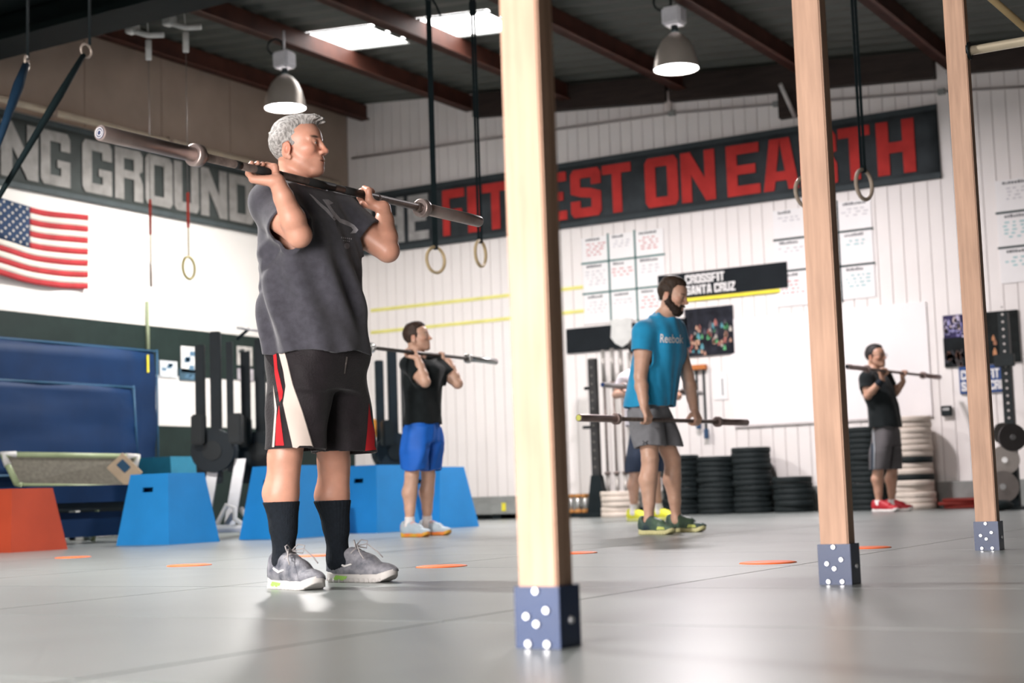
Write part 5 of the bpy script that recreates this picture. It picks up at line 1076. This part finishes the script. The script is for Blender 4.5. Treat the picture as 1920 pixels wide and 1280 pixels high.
# hair
HRM = hair_mesh(J, HR, .965, [((-.020, 0, .034), (.099, .0785, .0935)), ((-.012, 0, .082), (.082, .060, .046), .02), ((.032, .0, .094), (.050, .050, .030), .02)], lambda f, l, u: hairline(f, [(-.12, -.068), (-.065, -.066), (-.046, -.058), (-.037, .008), (-.008, .016), (-.002, -.012), (.014, -.012), (.028, .036), (.055, .072), (.075, .082), (.15, .080)])-u, 5, .0028, .0012,
    [((.045, -.03, .105), (.090, -.034, .104), .018, .006), ((.05, -.01, .108), (.104, -.012, .107), .018, .005), ((.05, .012, .108), (.110, .012, .104), .018, .005), ((.045, .03, .104), (.098, .035, .106), .016, .005), ((.04, -.02, .104), (.085, -.02, .116), .014, .005), ((.03, .01, .104), (.078, .014, .118), .014, .005), ((.055, 0, .10), (.112, -.004, .100), .014, .004), ((.05, -.022, .1), (.104, -.026, .100), .012, .004), ((.05, .024, .1), (.108, .028, .094), .012, .004), ((-.0, -.02, .108), (.035, -.026, .122), .014, .005), ((-.05, .0, .108), (-.075, -.01, .112), .014, .005), ((-.09, -.01, .07), (-.112, -.01, .076), .014, .005)])
link('hair', np_mesh('hair', HRM[0]-O, HRM[1], mat('silver_hair', (.24, .225, .21), .55, .5, 90., col2=(.52, .50, .48), stretch=(1, 3, .6), bump=.4, bscale=300)), body)
# socks and shoes
M_SOCK = mat('black_sock', (.008, .012, .018), .9, .2, 80., bump=.3, bscale=300)
for q in 'RL':
    sock_sdf(body, O, J['kn'+q], J['an'+q], C1['leg'], J['an'+q][2]+.205, M_SOCK, .004, J['heel'+q], J['toe'+q])
M_UP1 = mat('silver_shoe_mesh', (.10, .11, .14), .5, .2, 26., col2=(.33, .33, .36), bump=.3, bscale=260); M_SOL1 = mat('shoe_sole_white', (.62, .60, .58), .6, .08); M_LACE1 = mat('lace_grey', (.36, .34, .34), .8); M_NEON = mat('neon_green', (.40, .75, .15), .5); M_SHD = mat('shoe_overlay_dark', (.09, .095, .11), .4)
for q in 'RL': shoe_at(J['heel'+q], J['toe'+q], body, O, .0035, M_UP1, M_SOL1, M_LACE1, [(M_NEON, [(-.035, .0425, .010), (.02, .041, .008), (.03, .041, .022), (-.02, .0425, .026)]), (M_WHITE, [(-.02, .0405, .068), (.02, .0425, .055), (.055, .0435, .064), (.05, .0435, .068), (.02, .0425, .062), (-.015, .0405, .074)]), (M_SHD, [(-.075, .030, .04), (-.05, .0385, .042), (-.045, .038, .07), (-.07, .030, .08)])], True, 1.06)
# ================================================================== generic builder for the four others
def rows_px(rows, y0, ry, zoff=0.):
    out = []
    for py, pl, pr, k in rows:
        a, b = yp(pl, py, y0), yp(pr, py, y0); c = yp((pl+pr)/2, py, y0); dep = (c-CP) @ FW; w = (pr-pl)*dep/FPX/2; v = unit(np.array([c[0], c[1]])); t = np.array([v[1], -v[0]])
        R_ = ry*k; rx = math.sqrt(max(.085**2, w*w-(R_*t[1])**2))/abs(t[0]); out.append((c[2], c[0], y0, min(rx, .2), R_))
    return out[::-1] if out[0][0] > out[-1][0] else out
def short_hair(J, HR, sc, col, seed, top=.0, front=.084, res=.006):
    return hair_mesh(J, HR, sc, [((-.018, 0, .034), (.101, .079, .096)), ((-.005, 0, .078+top), (.085, .062, .045), .02)], lambda f, l, u: hairline(f, [(-.12, -.066), (-.065, -.064), (-.044, -.05), (-.037, .012), (-.008, .016), (-.002, -.012), (.014, -.012), (.03, .044), (.06, .076), (.075, front), (.15, front)])-u, seed, res, .0018)
def generic(J, C, tee, shorts_m, legs, waist, hem, shoes, sockm, sockh, hairm, hs=1., top=.0, wseed=1, tee_col=None):
    s = C.get('s', 1.)
    C['wrinkle'] = lambda x, y, z: .004*np.sin(np.arctan2(y-J['O'][1], x-J['O'][0])*8+z*9)+.004*noise3(x, y, z, (20, 20, 14), wseed)
    body, O, p_, HR, PQ = person(J, C); P_, Q_ = shirt_mesh(J, C, .0075, .014); sho = link('t_shirt', np_mesh('t_shirt', P_-O, Q_, tee), body)
    S_, K_ = shorts_mesh(waist, legs, hem, .0075, lambda x, y, z: .006*noise3(x, y, z, (30, 30, 12), wseed+5), .014); st = link('shorts', np_mesh('shorts', S_-O, K_, shorts_m), body)
    H_ = short_hair(J, HR, s*C.get('hs', 1.), None, wseed, top); link('hair', np_mesh('hair', H_[0]-O, H_[1], hairm), body)
    for q in 'RL':
        an, kn = np.array(J['an'+q]), np.array(J['kn'+q]); d = unit(kn-an)
        if sockm: sock_sdf(body, O, kn, an, C.get('leg', 1.)*s, an[2]+sockh, sockm, .006, J['heel'+q], J['toe'+q])
        shoe_at(J['heel'+q], J['toe'+q], body, O, .006, *shoes[:3], shoes[3], False, shoes[4] if len(shoes) > 4 else 1.)
    return body, O, HR, (P_, Q_), (S_, K_), sho, st
# ================================================================== 2. man in black tee and blue shorts
P, Q = bar_ends((770, 660), (930, 678), -.02, 1.25); d = unit(Q-P); P = Q-d*2.2
b2 = put_bar('dark barbell held by the man in blue shorts', P, Q, mat('chrome_sleeve', (.5, .5, .49), .25, .1, metal=.8), mat('dark_shaft', (.10, .09, .085), .4, .2, metal=.6), BLK)
bpy.data.objects['barbell.001']
y0 = 10.12; gR, gL = on_bar(P, Q, 768), on_bar(P, Q, 831); y0 = (gR[1]+gL[1])/2-.0
kx = lambda px, py, dy: yp(px, py, y0+dy)
J = dict(O=tuple(kx(788, 1003, 0)[:2]), neck=kx(781, 667, 0), head=kx(782, 632, 0), yaw=.42, pitch=.12, shR=kx(768, 684, -.18), elR=kx(797, 716, -.21), wrR=kx(779, 664, -.24), gripR=gR, shL=kx(817, 684, .18), elL=kx(858, 719, .23), wrL=kx(843, 671, .25), gripL=gL, bdir=b2,
         hpR=kx(780, 812, -.07), hpL=kx(797, 812, .07), knR=kx(772, 893, -.13), knL=kx(803, 893, .13), anR=kx(768, 983, -.15), anL=kx(801, 980, .15))
J['wrR'] = gR+np.array([.06, .02, -.05]); J['wrL'] = gL+np.array([.06, -.01, -.05])
for q in 'RL': a = np.array(J['an'+q]); J['heel'+q] = np.array([a[0]-.075, a[1], 0]); J['toe'+q] = np.array([a[0]+.22, a[1]-(.05 if q == 'R' else .0), 0]); a[2] = .1; J['an'+q] = a
sr = rows_px([(676, 770, 815, .55), (690, 760, 832, .9), (715, 757, 829, 1.), (755, 758, 826, .95), (798, 757, 828, .95)], y0, .185)
SKN2 = (.60, .36, .26)
C = dict(h=.0085, hh=.0065, s=.97, skin=SKN2, brow=(.07, .04, .03), stubble=.3, arm=1.05, label='man in black t-shirt and bright blue shorts holding a barbell at his shoulders', torso=[(sr[0][0]-.05, *sr[0][1:3], .105, .14)]+[(z, a, b, c-.026, e-.026) for z, a, b, c, e in sr], shirt=sr, sleeve=.62, sleeve_r=(.074, .072))
w0 = sr[0]; zh = kx(790, 880, 0)[2]
lg = [[(zh-.05, J['kn'+q][0]*.65+w0[1]*.35, J['kn'+q][1]*.8+y0*.2, .105, .1), (zh+.15, J['kn'+q][0]*.35+w0[1]*.65, y0+(-1, 1)[q == 'L']*.11, .12, .10), (w0[0]-.02, w0[1], y0+(-1, 1)[q == 'L']*.075, .118, .085)] for q in 'RL']
M_G2 = mat('shoe2_sole', (.75, .55, .06), .5, .2, 8., col2=(.8, .12, .04))
generic(J, C, mat('black_tee', (.010, .013, .014), .95, .2, 20., spec=.15, sheen=.1), mat('blue_shorts', (.012, .12, .52), .6, .12, 8.), lg, [(zh+.22, w0[1], y0, .13, .17), (w0[0]+.05, w0[1], y0, .122, .158)], lambda x, y: zh+.015*np.sin(x*20)+0*y,
        (mat('shoe2_grey', (.40, .47, .52), .5, .1), M_G2, mat('shoe2_orange', (.85, .16, .04), .6), [(mat('shoe2_orange', (.85, .16, .04), .6), [(-.075, .03, .06), (-.03, .038, .06), (-.02, .036, .088), (-.07, .03, .098)])]), mat('white_sock', (.74, .70, .69), .9), .06, mat('brown_hair', (.045, .026, .018), .6, .4, 60.), top=.012, wseed=3)
# ================================================================== 3. bearded man in turquoise tee, bar at thighs
P, Q = bar_ends((1085, 783), (1400, 792), -.12)
b3 = put_bar('worn barbell hanging in the hands of the bearded man in turquoise', P, Q, mat('sleeve_brown', (.27, .2, .185), .4, .15, 12., metal=.6), M_SHF, M_CAPY)
gR, gL = on_bar(P, Q, 1209), on_bar(P, Q, 1302); y0 = (gR[1]+gL[1])/2
kx = lambda px, py, dy: yp(px, py, y0+dy)
J = dict(O=tuple(kx(1255, 1000, 0)[:2]), neck=kx(1248, 596, 0), head=kx(1261, 554, 0), yaw=.12, pitch=-.30, shR=kx(1208, 626, -.19), elR=kx(1201, 706, -.24), wrR=gR+np.array([-.0, .0, .088]), gripR=gR, shL=kx(1262, 622, .19), elL=kx(1289, 704, .25), wrL=gL+np.array([-.0, .0, .088]), gripL=gL, bdir=b3,
         hpR=kx(1214, 795, -.075), hpL=kx(1232, 795, .075), knR=kx(1219, 862, -.15), knL=kx(1261, 862, .16), anR=kx(1217, 975, -.18), anL=kx(1268, 968, .20))
for q in 'RL': a = np.array(J['an'+q]); a[2] = .10; J['an'+q] = a; J['heel'+q] = np.array([a[0]-.08, a[1]+.01, 0]); J['toe'+q] = np.array([a[0]+.23, a[1]-(.07 if q == 'R' else .02), 0])
sr = rows_px([(598, 1226, 1270, .5), (612, 1210, 1277, .8), (635, 1193, 1282, 1.), (665, 1190, 1282, 1.), (710, 1181, 1271, .95), (766, 1172, 1264, .95)], y0, .195)
SKN3 = (.60, .36, .26)
C = dict(h=.0085, hh=.0065, s=1.02, skin=SKN3, brow=(.03, .02, .015), arm=1.08, label='bearded man in turquoise t-shirt and grey shorts holding a barbell at his thighs', torso=[(sr[0][0]-.05, *sr[0][1:3], .105, .14)]+[(z, a, b, c-.026, e-.026) for z, a, b, c, e in sr], shirt=sr, sleeve=.42, sleeve_r=(.078, .078), neck_open=.072)
w0 = sr[0]; zh = kx(1240, 838, 0)[2]
lg = [[(zh-.05, J['kn'+q][0], J['kn'+q][1]*.85+y0*.15, .105, .105), (zh+.12, J['kn'+q][0]*.5+w0[1]*.5, y0+(-1, 1)[q == 'L']*.12, .115, .105), (w0[0]-.02, w0[1], y0+(-1, 1)[q == 'L']*.075, .118, .085)] for q in 'RL']
M_UP3 = mat('shoe3_navy', (.02, .035, .06), .5, .2, 10., col2=(.10, .16, .10)); M_LIME = mat('shoe3_lime', (.55, .60, .16), .5)
body3, O3, HR3, SH3, ST3, sho3, sto3 = generic(J, C, mat('turquoise_tee', (.015, .28, .52), .85, .1, 12., sheen=.2), mat('grey_shorts', (.20, .20, .215), .8, .12, 14.), lg, [(zh+.2, w0[1], y0, .135, .18), (w0[0]+.05, w0[1], y0, .122, .160)], lambda x, y: zh+.012*np.sin(x*17)+0*y,
        (M_UP3, mat('shoe3_sole', (.62, .58, .30), .5), M_UP3, [(M_LIME, [(.10, .046, .034), (.17, .044, .034), (.16, .042, .05), (.11, .043, .055)])], 1.04), None, 0, mat('dark_brown_hair', (.04, .024, .015), .6, .4, 60.), top=.016, wseed=7)
# beard
hs3 = 1.02; BE = Sdf(*[axis_pts([(J['head'][i]-.16, J['head'][i]+.16, .006)]) for i in range(3)]); c = np.array(J['head']); W3 = lambda v: c+(HR3.T @ np.array(v))*hs3
for s_ in (-1, 1): BE.cone(W3((-.006, s_*.060, -.04)), W3((.060, s_*.024, -.106)), .026, .027, .02); BE.cone(W3((.004, s_*.066, -.01)), W3((.0, s_*.062, -.05)), .014, .024, .01); BE.cone(W3((.02, s_*.055, -.06)), W3((.07, s_*.03, -.09)), .022, .022, .02)
BE.ell(W3((.066, 0, -.104)), (.032, .034, .030), HR3, .02); BE.cone(W3((.094, -.024, -.056)), W3((.097, .024, -.056)), .008, .008, .01); BE.cone(W3((.084, .026, -.056)), W3((.078, .022, -.095)), .010, .014, .01); BE.cone(W3((.084, -.026, -.056)), W3((.078, -.022, -.095)), .010, .014, .01)
BE.displace(lambda x, y, z: .002*noise3(x, y, z, (160, 160, 160), 2), .03); BP, BQ = BE.mesh(); link('beard', np_mesh('beard', BP-O3, BQ, mat('beard_hair', (.03, .018, .013), .7, .4, 60.)), body3)
bv3 = bvh_of(*SH3); V, F = text_polys('Reebok', 1, .012)
px = np.stack([1238+V[:, 0]*42, 642-V[:, 1]*16+V[:, 0]*2.0], 1)
def text_decal(name, V2, F, bvh, m, parent, O, off=.003):
    top = []
    for v in V2:
        r = unit(ray(v[0], v[1])); h_ = bvh.ray_cast(Vector(CP), Vector(r), 60); nn = None
        if h_[0] is None: top.append(None); continue
        nn = np.array(h_[1]); nn = nn if nn @ r < 0 else -nn; top.append(np.array(h_[0])+nn*off-O)
    good = [f for f in F if all(top[i] is not None for i in f)]; good = [f for f in good if max(np.linalg.norm(top[f[i]]-top[f[i-1]]) for i in range(len(f))) < .12]
    mp, vs = {}, []
    for f in good:
        for i in f:
            if i not in mp: mp[i] = len(vs); vs.append(top[i])
    if good: MB().add(vs, [tuple(mp[i] for i in f) for f in good]).build(name, m, parent)
text_decal('chest_lettering', px, F, bv3, M_WHITE, sho3, O3, .006)
bq3 = bvh_of(*ST3)
decal('leg_emblem', [[(1205, 826), (1207, 826), (1209, 829), (1211, 829), (1214, 826), (1216, 826), (1213, 829.5), (1216, 833), (1214, 833), (1211, 830), (1209, 830), (1207, 833), (1205, 833), (1208, 829.5)]], bq3, mat('emblem_black', (.02, .02, .025), .6), sto3, O3, .005, 3.)
# ================================================================== 4. man in white tee behind the bearded man
P, Q = bar_ends((1130, 721), (1315, 719), -.02); Q[2] = P[2]
b4 = put_bar('grey barbell on the shoulders of the man hidden behind the bearded man', P, Q, mat('sleeve_grey', (.3, .29, .29), .4, metal=.6), M_SHF, mat('cap_blue', (.02, .06, .2), .4))
gR, gL = on_bar(P, Q, 1168), on_bar(P, Q, 1262); y0 = (gR[1]+gL[1])/2
kx = lambda px, py, dy: yp(px, py, y0+dy)
J = dict(O=tuple(kx(1215, 985, 0)[:2]), neck=kx(1205, 690, 0), head=kx(1198, 655, 0), yaw=.2, pitch=0., shR=kx(1172, 712, -.19), elR=kx(1148, 742, -.2), wrR=gR+np.array([.07, .01, -.05]), gripR=gR, shL=kx(1230, 708, .19), elL=kx(1270, 742, .26), wrL=gL+np.array([.06, .0, -.06]), gripL=gL, bdir=b4,
         hpR=kx(1200, 810, -.07), hpL=kx(1218, 810, .07), knR=kx(1190, 885, -.14), knL=kx(1228, 885, .14), anR=kx(1189, 965, -.16), anL=kx(1236, 962, .18))
J['elR'] = kx(1155, 740, -.2); J['gripR'] = gR; J['wrR'] = gR+np.array([.06, .02, -.06])
for q in 'RL': a = np.array(J['an'+q]); a[2] = .10; J['an'+q] = a; J['heel'+q] = np.array([a[0]-.08, a[1]+.01, 0]); J['toe'+q] = np.array([a[0]+.22, a[1]-.04, 0])
sr = rows_px([(694, 1185, 1225, .5), (706, 1172, 1238, .85), (725, 1168, 1244, 1.), (760, 1172, 1244, .95), (800, 1174, 1244, .95)], y0, .19)
C = dict(h=.010, hh=.008, s=.95, skin=(.50, .29, .21), brow=(.03, .02, .015), eye=False, label='man in white t-shirt and navy shorts mostly hidden behind the bearded man', torso=[(sr[0][0]-.05, *sr[0][1:3], .105, .14)]+[(z, a, b, c-.026, e-.026) for z, a, b, c, e in sr], shirt=sr, sleeve=.6, sleeve_r=(.076, .076))
w0 = sr[0]; zh = kx(1210, 885, 0)[2]
lg = [[(zh-.05, J['kn'+q][0], J['kn'+q][1], .10, .10), (zh+.15, J['kn'+q][0]*.5+w0[1]*.5, y0+(-1, 1)[q == 'L']*.12, .115, .105), (w0[0]-.02, w0[1], y0+(-1, 1)[q == 'L']*.075, .118, .085)] for q in 'RL']
M_YS = mat('yellow_shoe', (.68, .66, .05), .5, .12)
generic(J, C, mat('white_tee', (.62, .58, .62), .9, .06), mat('navy_shorts', (.015, .025, .05), .7, .15), lg, [(zh+.22, w0[1], y0, .13, .17), (w0[0]+.05, w0[1], y0, .122, .158)], lambda x, y: zh+0*x+0*y, (M_YS, mat('yellow_sole', (.6, .6, .2), .5), mat('black_lace', (.02, .02, .02), .6), []), mat('white_sock', (.74, .70, .69), .9), .07, mat('black_hair', (.012, .010, .010), .6, .3, 60.), wseed=11)
# ================================================================== 5. man in black tee, grey shorts and red shoes
P, Q = bar_ends((1588, 687), (1762, 707), -.135)
b5 = put_bar('brown steel barbell held by the man in red shoes', P, Q, mat('sleeve_brown', (.27, .2, .185), .4, .15, 12., metal=.6), M_SHF, BLK)
gR, gL = on_bar(P, Q, 1657), on_bar(P, Q, 1697); y0 = (gR[1]+gL[1])/2
kx = lambda px, py, dy: yp(px, py, y0+dy)
J = dict(O=tuple(kx(1664, 960, 0)[:2]), neck=kx(1641, 697, 0), head=kx(1642, 668, 0), yaw=-.25, pitch=.05, shR=kx(1625, 711, -.18), elR=kx(1627, 742, -.22), wrR=gR+np.array([-.02, .01, -.085]), gripR=gR, shL=kx(1660, 711, .18), elL=kx(1678, 737, .24), wrL=gL+np.array([-.02, -.01, -.085]), gripL=gL, bdir=b5,
         hpR=kx(1652, 812, -.07), hpL=kx(1662, 812, .07), knR=kx(1647, 876, -.10), knL=kx(1673, 876, .10), anR=kx(1648, 940, -.11), anL=kx(1672, 938, .12))
for q in 'RL': a = np.array(J['an'+q]); a[2] = .095; J['an'+q] = a; J['heel'+q] = np.array([a[0]-.075, a[1]+.01, 0]); J['toe'+q] = np.array([a[0]+.21, a[1]-(.06 if q == 'R' else .02), 0])
sr = rows_px([(702, 1627, 1657, .5), (711, 1616, 1666, .85), (725, 1612, 1672, 1.), (760, 1627, 1684, 1.), (803, 1630, 1690, .98)], y0, .19)
C = dict(h=.0095, hh=.0075, s=.96, skin=(.42, .235, .16), brow=(.02, .014, .012), fat=1.1, hs=1.04, label='man in black t-shirt, grey shorts and red shoes with barbell at his chest', torso=[(sr[0][0]-.05, *sr[0][1:3], .105, .14)]+[(z, a, b, c-.026, e-.026) for z, a, b, c, e in sr], shirt=sr, sleeve=.55, sleeve_r=(.078, .078))
w0 = sr[0]; zh = kx(1660, 880, 0)[2]
lg = [[(zh-.05, J['kn'+q][0], J['kn'+q][1], .10, .095), (zh+.18, J['kn'+q][0]*.5+w0[1]*.5, y0+(-1, 1)[q == 'L']*.11, .115, .10), (w0[0]-.02, w0[1], y0+(-1, 1)[q == 'L']*.075, .118, .085)] for q in 'RL']
M_RS = mat('red_shoe', (.38, .015, .025), .45, .2)
body5, O5, HR5, _, ST5, sho5, sto5 = generic(J, C, mat('black_tee', (.010, .013, .014), .95, .2, 20., spec=.15, sheen=.1), mat('charcoal_grey_shorts', (.085, .078, .082), .75, .12), lg, [(zh+.25, w0[1], y0, .135, .175), (w0[0]+.05, w0[1], y0, .122, .158)], lambda x, y: zh+0*x+0*y, (M_RS, mat('pale_sole', (.68, .64, .62), .5), mat('red_lace', (.3, .02, .03), .6), []), mat('white_sock', (.74, .70, .69), .9), .03, mat('black_hair', (.012, .010, .010), .6, .3, 60.), top=.008, wseed=13)
b5v = bvh_of(*ST5)
decal('side_panel', [[(1622, 800), (1636, 800), (1640, 840), (1638, 880), (1621, 880), (1622, 840)]], b5v, mat('short_side_navy', (.02, .03, .045), .7), sto5, O5, .004, 5.)
decal('side_piping', [[(1628, 802), (1630, 802), (1629, 879), (1627, 879)], [(1637, 802), (1638.5, 802), (1641, 840), (1640, 879), (1638.5, 879), (1639, 840)]], b5v, mat('piping_pale', (.3, .32, .34), .7), sto5, O5, .007, 5.)
W5 = lambda v: np.array(J['head'])+(HR5.T @ np.array(v))-O5
g = MB()
for s_ in (-1, 1): g.ring(W5((.104, s_*.034, .0)), HR5[0], .021, .0022, 20, 6); g.tube([W5((.10, s_*.056, .004)), W5((-.01, s_*.084, .006))], .0018, 6)
g.tube([W5((.106, -.013, .004)), W5((.106, .013, .004))], .0018, 6); g.build('glasses', BLK, body5)
wr = np.array(J['wrR']); el = np.array(J['elR']); d = unit(el-wr); sock('wristband', body5, O5, [wr+d*.005, wr+d*.075], [.034, .038], mat('black_sock', (.01, .01, .01), .9))
